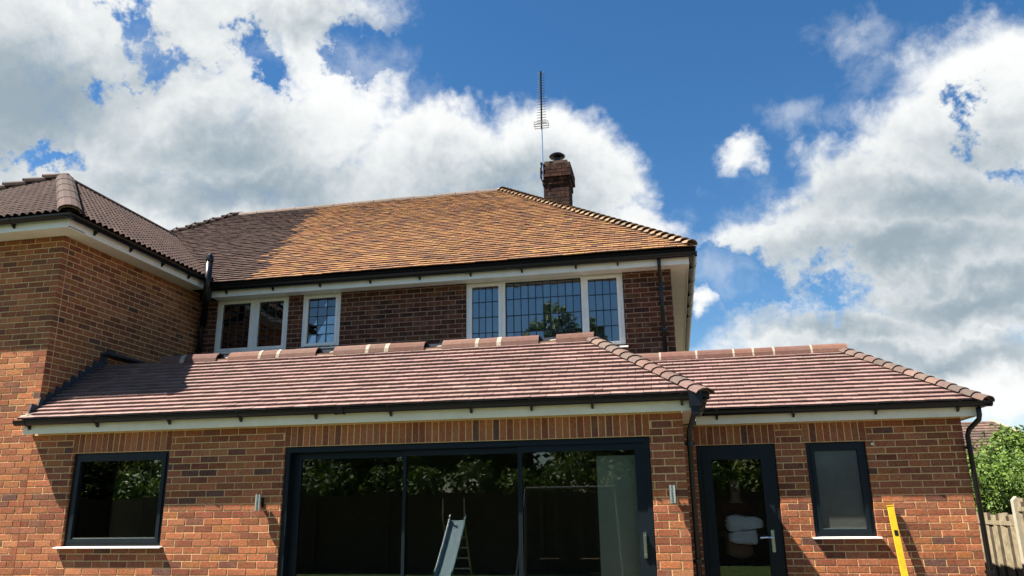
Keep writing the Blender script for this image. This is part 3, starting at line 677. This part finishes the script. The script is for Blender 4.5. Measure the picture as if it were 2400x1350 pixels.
# small dark window in the extension
def dark_window(x0, x1, z0, z1, y, gm, sx0, sx1):
    w = empty('window', ((x0+x1)/2, y, z0)); w.parent = house
    def put(o): o.matrix_parent_inverse = Matrix.Translation(-w.location); return o
    m = MB(); frame_rect(m, x0+.004, x1-.004, z0+.004, z1-.004, y+.035, y+.105, .055); m.box((x0+.05,y+.022,z1-.05),(x1-.05,y+.035,z1-.02)); put(m.build('frame','anthracite',w))
    m = MB(); frame_rect(m, x0+.05, x1-.05, z0+.05, z1-.05, y+.022, y+.09, .042); put(m.build('sash','anthracite',w))
    m = MB(); m.box((x0+.1,y+.040,z0+.092),(x1-.1,y+.056,z0+.104)); put(m.build('glint_bead','steel',w))  # bright strip: sunlit glint along the dark sash put into the material
    put(pane(w, x0+.09, x1-.09, z0+.09, z1-.09, y+.058, gm))
    m = MB(); m.extrude([(-.055,.004),(-.055,-.008),(-.048,-.008),(-.046,-.004),(.04,.004),(.04,.012)], (sx0,y,z0), (sx1,y,z0), V((0,1,0)), V((0,0,1))); put(m.build('sill','upvc',w))  # anthracite sill coloured white: the sun's glare on it is painted in
    return w
dark_window(-2.70,-1.435,1.05,2.10,0,'glass',-2.76,-1.40)
dark_window(5.732,6.385,1.05,2.10,DR,'frosted',5.70,6.42)
# sliding door
sd = empty('sliding_door', (2.0,0,0)); sd.parent = house
def sput(o): o.matrix_parent_inverse = Matrix.Translation(-sd.location); return o
m = MB(); frame_rect(m,.006,3.994,.0,2.094,.02,.17,(.05,.05,.05,.055)); m.box((.05,.008,2.045),(3.95,.02,2.075)); sput(m.build('frame','anthracite',sd))
for x0, x1, y, t in ((.056,1.40,.115,(.10,.045,.08,.065)),(1.36,2.67,.075,(.035,.045,.08,.06)),(2.63,3.944,.03,(.045,.10,.08,.06))):
    m = MB(); frame_rect(m,x0,x1,.052,2.036,y,y+.038,t); sput(m.build('door_panel','anthracite',sd))
    sput(pane(sd,x0+t[0]-.005,x1-t[1]+.005,.052+t[2]-.005,2.036-t[3]+.005,y+.016,'glass'))
m = MB(); m.box((3.885,.012,.93),(3.915,.03,1.17)); m.bar((3.90,-.005,1.0),(3.90,-.005,1.14),.022,.02); m.tube([(3.90,.0,.955),(3.90,.026,.955)],.014,10); sput(m.build('handle','steel',sd))
# glazed back door
bd = empty('door', (4.94,DR,0)); bd.parent = house
def bput(o): o.matrix_parent_inverse = Matrix.Translation(-bd.location); return o
m = MB(); frame_rect(m,4.50,5.385,0,2.094,DR+.03,DR+.10,(.06,.06,.05,.06)); bput(m.build('frame','anthracite',bd))
m = MB(); frame_rect(m,4.558,5.327,.05,2.034,DR+.018,DR+.088,(.105,.105,.12,.10)); bput(m.build('door_leaf','anthracite',bd))
bput(pane(bd,4.655,5.23,.165,1.94,DR+.055,'glass'))
m = MB(); m.box((5.255,DR+.006,.90),(5.290,DR+.018,1.14)); m.tube([(5.272,DR+.01,1.06),(5.272,DR-.045,1.06),(5.21,DR-.05,1.06),(5.13,DR-.05,1.055)],.011,8); m.tube([(5.272,DR+.012,.95),(5.272,DR-.004,.95)],.013,10); bput(m.build('handle','steel',bd))
# leaded windows of the main house
def leaded(x0, x1, z0, z1, muls, cols, rows, sill=True):
    w = empty('window', ((x0+x1)/2, DM, z0)); w.parent = house
    def put(o): o.matrix_parent_inverse = Matrix.Translation(-w.location); return o
    y = DM+.02
    m = MB(); frame_rect(m,x0+.003,x1-.003,z0+.003,z1,y,y+.07,.045)
    edges = [x0+.048]+[q for mu in muls for q in (mu-.03, mu+.03)]+[x1-.048]
    for mu in muls: m.box((mu-.03,y+.002,z0+.048),(mu+.03,y+.07,z1-.045))
    put(m.build('frame','upvc',w))
    for i, n in enumerate(cols):
        a, b = edges[2*i], edges[2*i+1]; s = .042 if n != 10 else .012
        if n != 10:
            m = MB(); frame_rect(m,a+.001,b-.001,z0+.049,z1-.046,y-.010,y+.06,s); put(m.build('casement','upvc',w))
        ga, gb, gc, gd = a+s, b-s, z0+.048+s, z1-.045-s
        le = MB(); ty = y+.028
        for k in range(n+1):
            x = ga+(gb-ga)*k/n; le.box((x-.006,ty-.004,gc),(x+.006,ty+.012,gd))
        for k in range(rows+1):
            z = gc+(gd-gc)*k/rows; le.box((ga,ty-.005,z-.006),(gb,ty+.013,z+.006))
        put(le.build('leading','came',w))
        for k in range(n):
            for r in range(rows):
                put(pane(w, ga+(gb-ga)*k/n, ga+(gb-ga)*(k+1)/n, gc+(gd-gc)*r/rows, gc+(gd-gc)*(r+1)/rows, ty, 'glass_up', .012))
    if sill:
        m = MB(); m.extrude([(-.07,.0),(-.07,-.022),(.06,-.022),(.06,.008)],(x0-.03,DM,z0+.002),(x1+.035,DM,z0+.002),V((0,1,0)),V((0,0,1))); put(m.build('sill','upvc',w))
    return w
leaded(*WIN[0], [-2.28], [4,3], 5)
leaded(*WIN[1], [], [3], 5)
leaded(*WIN[2], [1.85,3.07], [4,10,4], 4)
# net curtains hanging in two of the upper windows
for x0, x1, z0 in ((-2.24,-1.70,3.9),(-1.42,-.80,3.9),(1.3,3.63,3.68)):
    c = MB(); n = int((x1-x0)/.02); vs = []
    for k in range(n+1):
        x = x0+(x1-x0)*k/n; yy = DM+.17+.018*math.sin(k*.9)+.008*math.sin(k*.37)
        vs += [(x,yy,z0),(x,yy,4.7)]
    c.add(vs, [(2*k,2*k+2,2*k+3,2*k+1) for k in range(n)]); c.build('net_curtain','net',house,smooth=True)

# ---------------------------------------------------------------- pipes
def pipe(pts, r, name='downpipe', clips=()):
    m = MB(); m.tube(pts, r, 12); o = m.build(name,'black',house,smooth=True)
    for (x,y,z) in clips:
        c = MB(); c.tube([(x,y,z-.02),(x,y,z+.02)], r+.007, 12); c.box((x-.05,y+r-.01,z-.015),(x+.05,y+r+.012,z+.015)); c.build('pipe_clip','black',o)
    return o
pr = .027
pipe([(XC+.12,-.18,2.47),(XC+.12,-.18,2.34),(XC+.10,-.14,2.26),(XC+.055,.02,2.14),(XC+.052,.06,2.05),(XC+.052,.06,GZ+.05)], pr, clips=[(XC+.052,.06,2.02),(XC+.052,.06,.9)])
m = MB(); m.box((XC+.07,-.26,2.36),(XC+.20,-.11,2.50)); m.box((XC+.085,-.245,2.28),(XC+.165,-.125,2.37)); m.build('gutter_outlet','black',house)
pipe([(XR+.13,DR-.20,2.42),(XR+.13,DR-.20,2.34),(XR+.12,DR-.19,2.29),(XR+.045,DR-.065,2.19),(XR+.028,DR-.045,2.13),(XR+.028,DR-.045,GZ)], pr, clips=[(XR+.028,DR-.045,2.0),(XR+.028,DR-.045,.7)])
pipe([(4.21,DM-.31,4.85),(4.21,DM-.30,4.72),(4.215,DM-.06,4.58),(4.215,DM-.055,4.5),(4.215,DM-.055,3.34)], pr, clips=[(4.215,DM-.055,4.46),(4.215,DM-.055,3.85)])
pipe([(XB+.38,DM-.31,4.9),(XB+.36,DM-.3,4.75),(XB+.16,DM-.1,4.6),(XB+.13,DM-.08,4.5),(XB+.13,DM-.08,3.32)], .036)
sp = onY(486, 690, 2.55)
pipe([(sp.x,2.52,4.6),(sp.x,2.52,5.30)], .055, 'soil_pipe')
m = MB(); m.tube([(sp.x,2.52,5.28),(sp.x,2.52,5.31),(sp.x,2.52,5.37),(sp.x,2.52,5.41)],[.062,.064,.055,.02],12); m.build('vent_cowl','black',house)
m = MB(); m.bar((sp.x,2.52,4.62),(XB+.17,DM-.09,4.35),.09,.09); m.build('soil_pipe','black',house)
m = MB(); m.tube([(6.452,DR+.01,2.068),(6.452,DR-.025,2.066)],.014,10); m.build('overflow_pipe','upvc',house)

# stepped lead flashing up the wing wall, and its cover strip
g0 = V((XB+.012,YE+.02,PE+.04)); g1 = V((XB+.012,YR,PR+.04)); ns = 10
for i in range(ns):
    a = g0.lerp(g1, i/ns); b = g0.lerp(g1, (i+1)/ns)
    m = MB(); x0, x1 = XB+.003, XB+.020
    pts = [(a.y-.01,a.z-.05),(b.y+.03,b.z-.05),(b.y+.035,b.z+.085),(a.y+.05,b.z+.105),(a.y+.015,a.z+.03)]
    m.add([(x0,p,q) for p,q in pts]+[(x1+i*.0006,p,q) for p,q in pts], [(0,1,2,3,4),(9,8,7,6,5)]+[(k,(k+1)%5,5+(k+1)%5,5+k) for k in range(5)])
    m.build('flashing_step','lead',ro_front)
sl = (V((0,YR,PR))-V((0,YE,PE))).normalized(); nn_ = V((0,-sl.z,sl.y))
m = MB(); a = V((XB+.05,YE+.03,PE+.012))+nn_*.042; b = V((XB+.05,YR,PR+.012))+nn_*.042; m.bar(a,b,.13,.006,up=nn_); m.build('lead_apron','lead',ro_front)
h0 = onX(240,826,XB+.03); h1 = onX(326,858,XB+.03)
m = MB(); m.box((XB+.004,h0.y,h1.z-.0+.02),(XB+.05,h1.y+.3,h0.z)); m.box((XB+.05,h0.y,h0.z-.03),(XB+.13,h1.y+.3,h0.z)); m.build('lead_cover','lead',house)
m = MB(); m.box((XB-.10,-.012,PE+.02),(XB+.03,-.004,PE+.10)); m.box((XB-.06,-.16,PE+.045),(XB+.10,-.01,PE+.062)); m.build('lead_saddle','lead',house)
m = MB(); m.tube([(XB-.1,YE+.06,PE+.075),(XB+.02,YE+.05,PE+.08),(XB+.12,YE+.06,PE+.06)],[.012,.028,.010],8); m.build('mortar_lump','white_mortar',ro_front)

# ---------------------------------------------------------------- things fixed to or leaning on the house
def wall_light(x, z, label):
    t = tag(empty('wall_light',(x,0,z)), label, 'wall light', 'wall lights on the extension')
    m = MB(); m.tube([(0,-.075,-.085),(0,-.075,.085)],.032,20); m.build('lamp_body','steel',t,smooth=False)
    m = MB(); m.tube([(0,-.075,.0851),(0,-.075,.088)],.028,20); m.tube([(0,-.075,-.088),(0,-.075,-.0851)],.028,20); m.build('lens','frosted',t)
    m = MB(); m.box((-.03,-.012,-.05),(.03,.0,.05)); m.box((-.012,-.05,-.015),(.012,-.012,.015)); m.build('bracket','black',t)
wall_light(-.237,1.512,'small steel up-down wall light left of the sliding door')
wall_light(4.195,1.53,'small steel up-down wall light on brick pier between the doors')

a = onY(2086,1184,DR-.04)
lt = tag(empty('spirit_level',(a.x+.03,DR-.24,GZ+.05)), 'long yellow spirit level leaning on the wall below the small window', 'spirit level')
top = V((a.x-lt.location.x, .20, a.z-lt.location.z)); bot = V((0.02,0,0)); dv = (top-bot).normalized()
m = MB(); sx = V((.5,0,0)); P_ = [(-.032,-.011),(-.032,-.014),(.032,-.014),(.032,-.011),(.024,-.006),(.024,.006),(.032,.011),(.032,.014),(-.032,.014),(-.032,.011),(-.024,.006),(-.024,-.006)]
ex = V((1,0,0)); ez = ex.cross(dv).normalized()
m.extrude([(p,q) for p,q in P_], bot+dv*.012, top-dv*.012, ex, ez); m.build('rail','yellow',lt)
for e in (bot+dv*.006, top-dv*.006):
    m = MB(); m.bar(e-dv*.006, e+dv*.006, .07, .034, up=ez); m.build('end_cap','yellow' if e.z>1 else 'black',lt)
for f_ in (.80,.45):
    c = bot.lerp(top,f_); m = MB(); m.bar(c-dv*.028, c+dv*.028, .036, .036, up=ez); o_=m.build('vial','black',lt)

# television aerial on the chimney
ta_ = tag(empty('tv_aerial',(CHX0+.0,CHY0-.05,7.75)), 'tall thin television aerial on mast strapped to the chimney', 'aerial')
m = MB(); m.tube([(0,0,0),(.0,0,1.22)],.014,8); m.build('mast','steel',ta_)
m = MB(); m.box((-.045,-.03,.16),(-.015,.045,.20)); m.box((-.045,-.03,.34),(-.015,.045,.38)); m.tube([(0,0,.18),(.12,.04,.18)],.012,6); m.build('mast_bracket','black',ta_)
m = MB(); b0_ = V((0,-.02,1.13)); b1_ = V((.055,-.30,2.28)); m.bar(b0_,b1_,.032,.032); m.build('boom','black',ta_)
bd_ = (b1_-b0_)
for k in range(20):
    c = b0_+bd_*(.10+.88*k/19); m = MB(); w_ = .10-.03*k/19; m.bar(c-V((w_,0,0)),c+V((w_,0,0)),.009,.009); m.build('element','galv',ta_)
m = MB()
for s in (-1,1):
    for q in (0,.05,.1): m.bar((-.15,-.03+.05*s,1.16+q),(.15,-.03+.05*s,1.16+q),.011,.011)
    m.bar((-.145,-.03+.05*s,1.15),(-.145,-.03+.05*s,1.27),.006,.006); m.bar((.145,-.03+.05*s,1.15),(.145,-.03+.05*s,1.27),.006,.006)
m.bar((0,-.08,1.20),(0,.02,1.20),.02,.02); m.build('reflector','galv',ta_)

# ---------------------------------------------------------------- vegetation
def leaves(mb, blobs, n, size, seed=0, shell=.55):
    rnd = random.Random(seed); tot = sum(b[3]**2 for b in blobs)
    for (x,y,z,r,fl) in blobs:
        for _ in range(int(n*r*r/tot)):
            d = V((rnd.gauss(0,1),rnd.gauss(0,1),rnd.gauss(0,1))).normalized(); q = r*(shell+(1-shell)*rnd.random())*(1+.22*math.sin(5*d.x+3*d.z+seed)*math.sin(4*d.y+seed))
            c = V((x,y,z))+V((d.x*q,d.y*q,d.z*q*fl))
            nr = (d+V((rnd.gauss(0,.7),rnd.gauss(0,.7),rnd.gauss(.3,.7)))).normalized(); t = nr.cross(V((rnd.gauss(0,1),rnd.gauss(0,1),rnd.gauss(0,1)))).normalized(); b = nr.cross(t)
            s = size*rnd.uniform(.6,1.35); k = rnd.random(); mb.cur = (k,k,k)
            mb.add([c-t*s,c-b*s*.5+nr*s*.12,c+t*s,c+b*s*.5+nr*s*.12],[(0,1,2,3)])
def tree(name, base, blobs, n, size, label, cat, leaf='leaf', seed=0, trunk=.09, group=None):
    t = tag(empty(name, base), label, cat, group); rnd = random.Random(seed)
    m = MB(); top = max(b[2] for b in blobs)*.72
    m.tube([(0,0,-.05),(.04,.02,top*.35),(-.03,.04,top*.7),(.02,0,top)],[trunk,trunk*.8,trunk*.55,trunk*.25],8)
    for (x,y,z,r,fl) in blobs:
        s = V((0,.02,min(z*.55,top*.8))); e = V((x,y,z)); md = s.lerp(e,.5)+V((0,0,-.08)); m.tube([s,md,e],[trunk*.45,trunk*.3,trunk*.1],6)
    m.build('trunk','bark',t,smooth=True)
    c = MB(); leaves(c, blobs, n, size, seed); c.build('crown',leaf,t,attr=True,recalc=False)
    return t
def rb(n, sx, sy, z0, z1, r0, r1, seed):
    rnd = random.Random(seed); return [(rnd.uniform(-sx,sx),rnd.uniform(-sy,sy),rnd.uniform(z0,z1),rnd.uniform(r0,r1),rnd.uniform(.7,1)) for _ in range(n)]
# garden to the right of the house
FX = 8.9
tree('shrub',(10.1,7.4,GZ),rb(12,.8,.9,.9,2.1,.40,.65,3),9000,.045,'leafy green shrub right behind the fence, beside the house corner','shrub',seed=3)
tree('shrub',(11.3,6.0,GZ),rb(12,.9,.8,.9,2.0,.40,.65,5),9000,.045,'bushy shrub behind the concrete fence post at the right edge','shrub',leaf='leaf2',seed=5)
tree('small_tree',(11.6,11.0,GZ),rb(14,1.1,1.0,1.4,2.85,.45,.8,8),9000,.06,'small leafy tree just below the tiled roof of the house beyond','tree',seed=8,trunk=.12)
tree('small_tree',(17.2,19.0,GZ),rb(12,1.2,1.2,2.0,3.3,.6,.9,9),4000,.09,'green tree at the right edge beside the house beyond','tree',seed=9,trunk=.14)
# right boundary fence: concrete posts, close boards
fn = tag(empty('garden_fence',(FX,4.4,GZ)), 'weathered close-board fence with concrete posts beside the house', 'fence')
posts = [(0.0,1.60),(1.85,1.38),(3.7,1.36),(-1.85,1.72)]
for y, h in posts:
    m = MB(); m.extrude([(-.05,0),(.05,0),(.05,h-.05),(.0,h),(-.05,h-.05)],(0,y-.05,0),(0,y+.05,0),V((1,0,0)),V((0,0,1))); m.build('fence_post','concrete',fn)
rnd = random.Random(4)
for y0, h in ((.06,1.36),(1.91,1.32),(-1.79,1.56),(-3.64,1.6)):
    for k in range(14):
        yy = y0+k*.124; hh = h+rnd.uniform(-.03,.02); xo = rnd.uniform(-.012,.012)
        m = MB(); m.hexa([(.01+xo,yy,.12),(.024+xo,yy,.12),(.030+xo,yy+.135,.12),(-.004+xo,yy+.135,.12),(.01+xo,yy,hh),(.024+xo,yy,hh),(.030+xo,yy+.135,hh),(-.004+xo,yy+.135,hh)]); m.build('fence_board','wood_old' if (k*7+int(h*100)) % 3 else 'wood_old_dark',fn)
    m = MB(); m.box((-.012,y0,h-.16),(-.002,y0+1.74,h-.10)); m.build('fence_rail','wood_old',fn)
    m = MB(); m.box((-.015,y0,.0),(.03,y0+1.74,.12)); m.build('gravel_board','concrete',fn)
# neighbouring house
nb = tag(empty('neighbour_house',(17.2,21.5,GZ)), 'distant house with brown tiled roof showing above the shrubs', 'house')
m = MB(); m.box((-4.2,0,0),(.0,6,2.8)); m.build('wall','mortar_old',nb)
a = V((-4.4,-.3,2.75)); 
m = MB(); e0, e1, r0_, r1_ = V((-4.5,-.35,2.7)), V((.35,-.35,2.7)), V((-4.5,2.0,4.3)), V((-1.5,2.0,4.3))
m.add([e0,e1,r1_,r0_,e0-V((0,0,.1)),e1-V((0,0,.1)),r1_+V((0,0,-.1)),r0_-V((0,0,.1))],MB.BF); 
rf = m.build('roof','underlay',nb)
m = MB(); S_ = (r0_-e0); nC = 15
for c in range(nC):
    f0, f1 = c/nC, (c+1.25)/nC; xr = e1.x+(r1_.x-e1.x)*f0; k = 0; x = e0.x+(.11 if c%2 else 0)
    while x < xr-.05:
        m.cur = jit(random.choice([(.10,.065,.052),(.125,.08,.064),(.08,.055,.047)]),.2)
        pa = e0+S_*f0; pb = e0+S_*min(f1,1.0); x1 = min(x+.2,xr)
        m.hexa([(x,pa.y,pa.z+.06),(x1,pa.y,pa.z+.06),(x1,pb.y,pb.z+.03),(x,pb.y,pb.z+.03),(x,pa.y,pa.z+.10),(x1,pa.y,pa.z+.10),(x1,pb.y,pb.z+.05),(x,pb.y,pb.z+.05)]); x += .215
tag(m.build('roof_tiling','tile',nb,attr=True),kind='stuff')
m = MB(); m.bar(e1+V((0,0,.08)),r1_+V((0,0,.1)),.06,.06); m.build('verge','concrete',nb)

# garden behind the camera, seen only as reflections in the glass
BFY = -11.2
bf = tag(empty('back_fence',(0,BFY,GZ)), 'dark timber fence at the foot of the garden, mirrored in the sliding door', 'fence')
for k in range(40):
    x = -13+k*.6
    m = MB(); m.box((x,-.01-.012*(k%2),.05),(x+.62,.02-.012*(k%2),1.9+.03*math.sin(k*1.7))); m.build('fence_board','wood_dark',bf)
for k in range(13):
    m = MB(); m.box((-13.05+k*2,.02,0),(-12.95+k*2,.10,1.98)); m.build('fence_post','wood_dark',bf)
spec = [(-11.5,-13.2,3.6,11,'leaf2'),(-7.5,-13.6,4.0,12,'leaf'),(-3.6,-13.4,4.4,13,'leaf'),(.1,-14.6,8.75,14,'leaf'),(4.2,-13.4,4.2,15,'leaf'),(8.2,-13.4,4.0,16,'leaf2')]
LB = ['broad pale green tree at the left end of the mirrored hedge line','rounded dark tree second from left along the back fence','dark leafy tree third from left along the back fence',
      'tallest tree behind the back fence, its top mirrored in the big leaded window','dark leafy tree mirrored in the right door panel','pale green tree mirrored in the glazed back door']
for i, (x,y,h,sd_,lf) in enumerate(spec):
    bl = rb(13,1.7,.6,1.5,h-.8,.7,1.05,sd_) if h < 6 else rb(8,1.6,.7,1.6,4.0,.8,1.1,sd_)+[(.05,0,h-.55,.62,.9),(-.75,.1,h-1.0,.5,.8),(1.5,.0,h-1.0,.6,.9),(.6,0,h-1.5,.9,.9),(.2,0,h-2.6,1.0,.9)]
    tree('garden_tree',(x,y,GZ),bl,11000,.12,LB[i],'tree',leaf=lf,seed=sd_,trunk=.15,group='trees behind the back fence')
hg = tag(empty('hedge',(0,BFY-.75,GZ)), 'long leafy hedge standing above the back fence, mirrored in the glass', 'hedge')
hb_ = [(-14+i*.62,.12*math.sin(i*2.1),1.2+.9*(i%2)+.12*math.sin(i*1.3),.62,.95) for i in range(42)]
m = MB(); leaves(m, hb_, 26000, .085, 21, .6); m.build('foliage','leaf',hg,attr=True,recalc=False)
for i in range(0,42,3):
    m = MB(); m.tube([(-14+i*.62,0,0),(-14+i*.62+.05,.02,1.0),(-14+i*.62-.03,0,2.0)],[.05,.04,.02],6); m.build('stem','bark',hg)
slx = -.70; sl_ = tag(empty('garden_slide',(slx,-9.3,GZ)), 'pale blue children\'s slide on a frame, mirrored in the sliding door', 'slide')
MT['slideblue'] = mat('slide_plastic',(.42,.62,.68),.3,.5); MT['timber'] = mat('play_timber',(.16,.11,.06),.8,.2,var=.2)
m = MB(); n_ = 10; vs = []
for k in range(n_+1):
    f_ = k/n_; yy = .1+1.55*f_; zz = 1.28-1.12*(f_**.9)+(.04 if k==n_ else 0)
    for px_, pz_ in ((-.22,.12),(-.20,.0),(.20,.0),(.22,.12)): vs.append((px_*.8+.10+.12*f_,yy,zz+pz_))
m.add(vs,[(4*k+j,4*k+j+1,4*k+j+5,4*k+j+4) for k in range(n_) for j in range(3)]); o_ = m.build('chute','slideblue',sl_,recalc=False)
md = o_.modifiers.new('thick','SOLIDIFY'); md.thickness = .02
for x in (-.25,.25):
    m = MB(); m.tube([(x,-.55,0),(x,.08,1.32),(x,.1,1.75)],.022,8); m.build('ladder_rail','steel',sl_)
for k in range(5):
    m = MB(); m.tube([(-.25,-.45+.11*k,.22+.23*k),(.25,-.45+.11*k,.22+.23*k)],.018,6); m.build('rung','steel',sl_)
sw = tag(empty('swing_set',(2.0,-9.6,GZ)), 'metal swing frame with two hanging seats, mirrored in the right door panel', 'swing set')
m = MB(); m.tube([(-1.1,0,1.95),(.9,0,1.95)],.03,8); m.build('top_bar','galv',sw)
for x, dx in ((-1.1,-.15),(.9,.15)):
    for dy in (-.6,.6):
        m = MB(); m.tube([(x,0,1.95),(x+dx,dy,0)],.028,8); m.build('leg','galv',sw)
for x in (-.6,.3):
    m = MB(); m.box((x-.2,-.09,.42),(x+.2,.09,.45)); m.build('seat','timber',sw)
    for q in (-.17,.17):
        m = MB(); m.tube([(x+q,0,.45),(x+q,0,1.93)],.007,6); m.build('rope','galv',sw)

# ---------------------------------------------------------------- person standing inside the back door
MT['skin'] = mat('skin',(.36,.19,.12),.6,.3); MT['hair'] = mat('dark_hair',(.012,.009,.008),.6,.3); MT['maroon'] = mat('dark_red_top',(.10,.018,.018),.9,.1,var=.15); MT['trouser'] = mat('black_trousers',(.012,.012,.014),.9,.1)
MT['linen'] = mat('white_cloth',(.85,.86,.88),.9,.1,var=.08,vscale=20)
pe = tag(empty('person',(4.93,DR+.52,0)), 'person in dark clothes inside the back door, holding folded white cloths', 'person')
def skin(name, pts, edges, mt, parent, lev=2):
    me = bpy.data.meshes.new(name); me.from_pydata([p[0] for p in pts], edges, []); o = link(name, me, parent)
    sk_ = o.modifiers.new('skin','SKIN'); o.modifiers.new('sub','SUBSURF').levels = lev; o.modifiers['sub'].render_levels = lev
    for i, p in enumerate(pts):
        r = p[1]; me.skin_vertices[0].data[i].radius = r if isinstance(r, tuple) else (r, r)
    me.skin_vertices[0].data[0].use_root = True
    me.materials.append(MT[mt])
    return o
P_ = [((0,0,.93),(.15,.11)),((0,0,1.10),(.135,.10)),((0,-.01,1.30),(.16,.11)),((0,0,1.42),(.10,.075)),((0,-.005,1.50),(.052,.052)),((0,-.015,1.60),(.073,.085)),((0,-.01,1.68),(.078,.09)),((0,0,1.735),(.05,.055)),
      ((-.17,0,1.38),.058),((-.25,-.02,1.14),.046),((-.13,-.23,1.06),.034),((-.05,-.27,1.08),.026),((.17,0,1.38),.058),((.25,-.02,1.14),.046),((.13,-.23,1.06),.034),((.05,-.27,1.08),.026),
      ((-.09,0,.80),.085),((-.10,-.01,.48),.06),((-.10,.02,.10),.042),((-.10,-.12,.04),.035),((.09,0,.80),.085),((.10,-.01,.48),.06),((.10,.02,.10),.042),((.10,-.12,.04),.035)]
E_ = [(0,1),(1,2),(2,3),(3,4),(4,5),(5,6),(6,7),(2,8),(8,9),(9,10),(10,11),(2,12),(12,13),(13,14),(14,15),(0,16),(16,17),(17,18),(18,19),(0,20),(20,21),(21,22),(22,23)]
body = skin('body',P_,E_,'skin',pe)
top_ = skin('top',[((0,.0,.90),(.168,.128)),((0,0,1.10),(.152,.117)),((0,-.01,1.30),(.178,.126)),((0,0,1.425),(.105,.085)),((-.175,0,1.385),.070),((-.25,-.02,1.15),.058),((-.17,-.17,1.09),.047),((.175,0,1.385),.070),((.25,-.02,1.15),.058),((.17,-.17,1.09),.047)],[(0,1),(1,2),(2,3),(2,4),(4,5),(5,6),(2,7),(7,8),(8,9)],'maroon',pe)
tr_ = skin('trousers',[((0,.0,.93),(.165,.125)),((-.09,0,.80),.10),((-.10,-.01,.48),.075),((-.10,.02,.09),.06),((.09,0,.80),.10),((.10,-.01,.48),.075),((.10,.02,.09),.06)],[(0,1),(1,2),(2,3),(0,4),(4,5),(5,6)],'trouser',pe)
hair = skin('hair',[((0,.03,1.62),(.07,.07)),((0,.015,1.70),(.088,.092)),((0,.005,1.76),(.055,.06))],[(0,1),(1,2)],'hair',pe)
for s in (-1,1):
    for k in range(5):
        fx = s*(.045-.012*k) if k < 4 else s*.06
        b_ = V((s*.05,-.272,1.075)); e1_ = b_+V((-s*.02,-.02,.028-.018*k)); e2_ = e1_+V((-s*.028,.004,-.004)); e3_ = e2_+V((-s*.018,.012,-.004))
        skin('finger',[(tuple(b_),.009),(tuple(e1_),.009),(tuple(e2_),.008),(tuple(e3_),.007)],[(0,1),(1,2),(2,3)],'skin',pe,1)
m = MB(); 
for dx in (-.032,.032): m.tube([(dx,-.098,1.645),(dx,-.106,1.645)],.011,8)
m.build('eyes','upvc',pe)
m = MB(); m.tube([(0,-.095,1.66),(0,-.122,1.615),(0,-.10,1.605)],[.008,.014,.012],8); m.build('nose','skin',pe,smooth=True)
m = MB(); m.tube([(-.026,-.094,1.575),(0,-.102,1.573),(.026,-.094,1.575)],.007,6); m.build('mouth','maroon',pe)
wb = tag(empty('folded_cloths',(4.97,DR+.24,.98)), 'two folded white cloths held inside the back door', 'cloth')
from mathutils import noise as MN
for (cx,zc,hx,hy,hz,sd2) in ((-.01,.075,.165,.10,.075,1),(.02,.235,.215,.115,.08,5)):
    bmn = bmesh.new(); bmesh.ops.create_cube(bmn, size=2); bmesh.ops.subdivide_edges(bmn, edges=bmn.edges, cuts=11, use_grid_fill=True)
    for v in bmn.verts:
        c = v.co.copy(); q = V((math.copysign(abs(c.x)**.9,c.x),c.y,c.z)); l = (abs(c.x)**5+abs(c.y)**5+abs(c.z)**5)**.2
        c = c/l; fold = .030*MN.noise(V((c.x*1.5,c.z*5,sd2)))+.012*MN.noise(V((c.x*6,c.z*3,sd2+3)))
        v.co = V((c.x*hx*(1+fold*2)+cx, c.y*hy+fold*.8, c.z*hz*(1-.22*c.x*(1 if sd2 > 2 else -1))+zc+fold*.6))
    me = bpy.data.meshes.new('cloth'); bmn.to_mesh(me); bmn.free(); me.materials.append(MT['linen']); me.polygons.foreach_set('use_smooth',[True]*len(me.polygons)); link('cloth', me, wb)

scn.render.engine = 'CYCLES'
scn.cycles.max_bounces = 8; scn.cycles.transparent_max_bounces = 16; scn.cycles.glossy_bounces = 4; scn.cycles.diffuse_bounces = 3
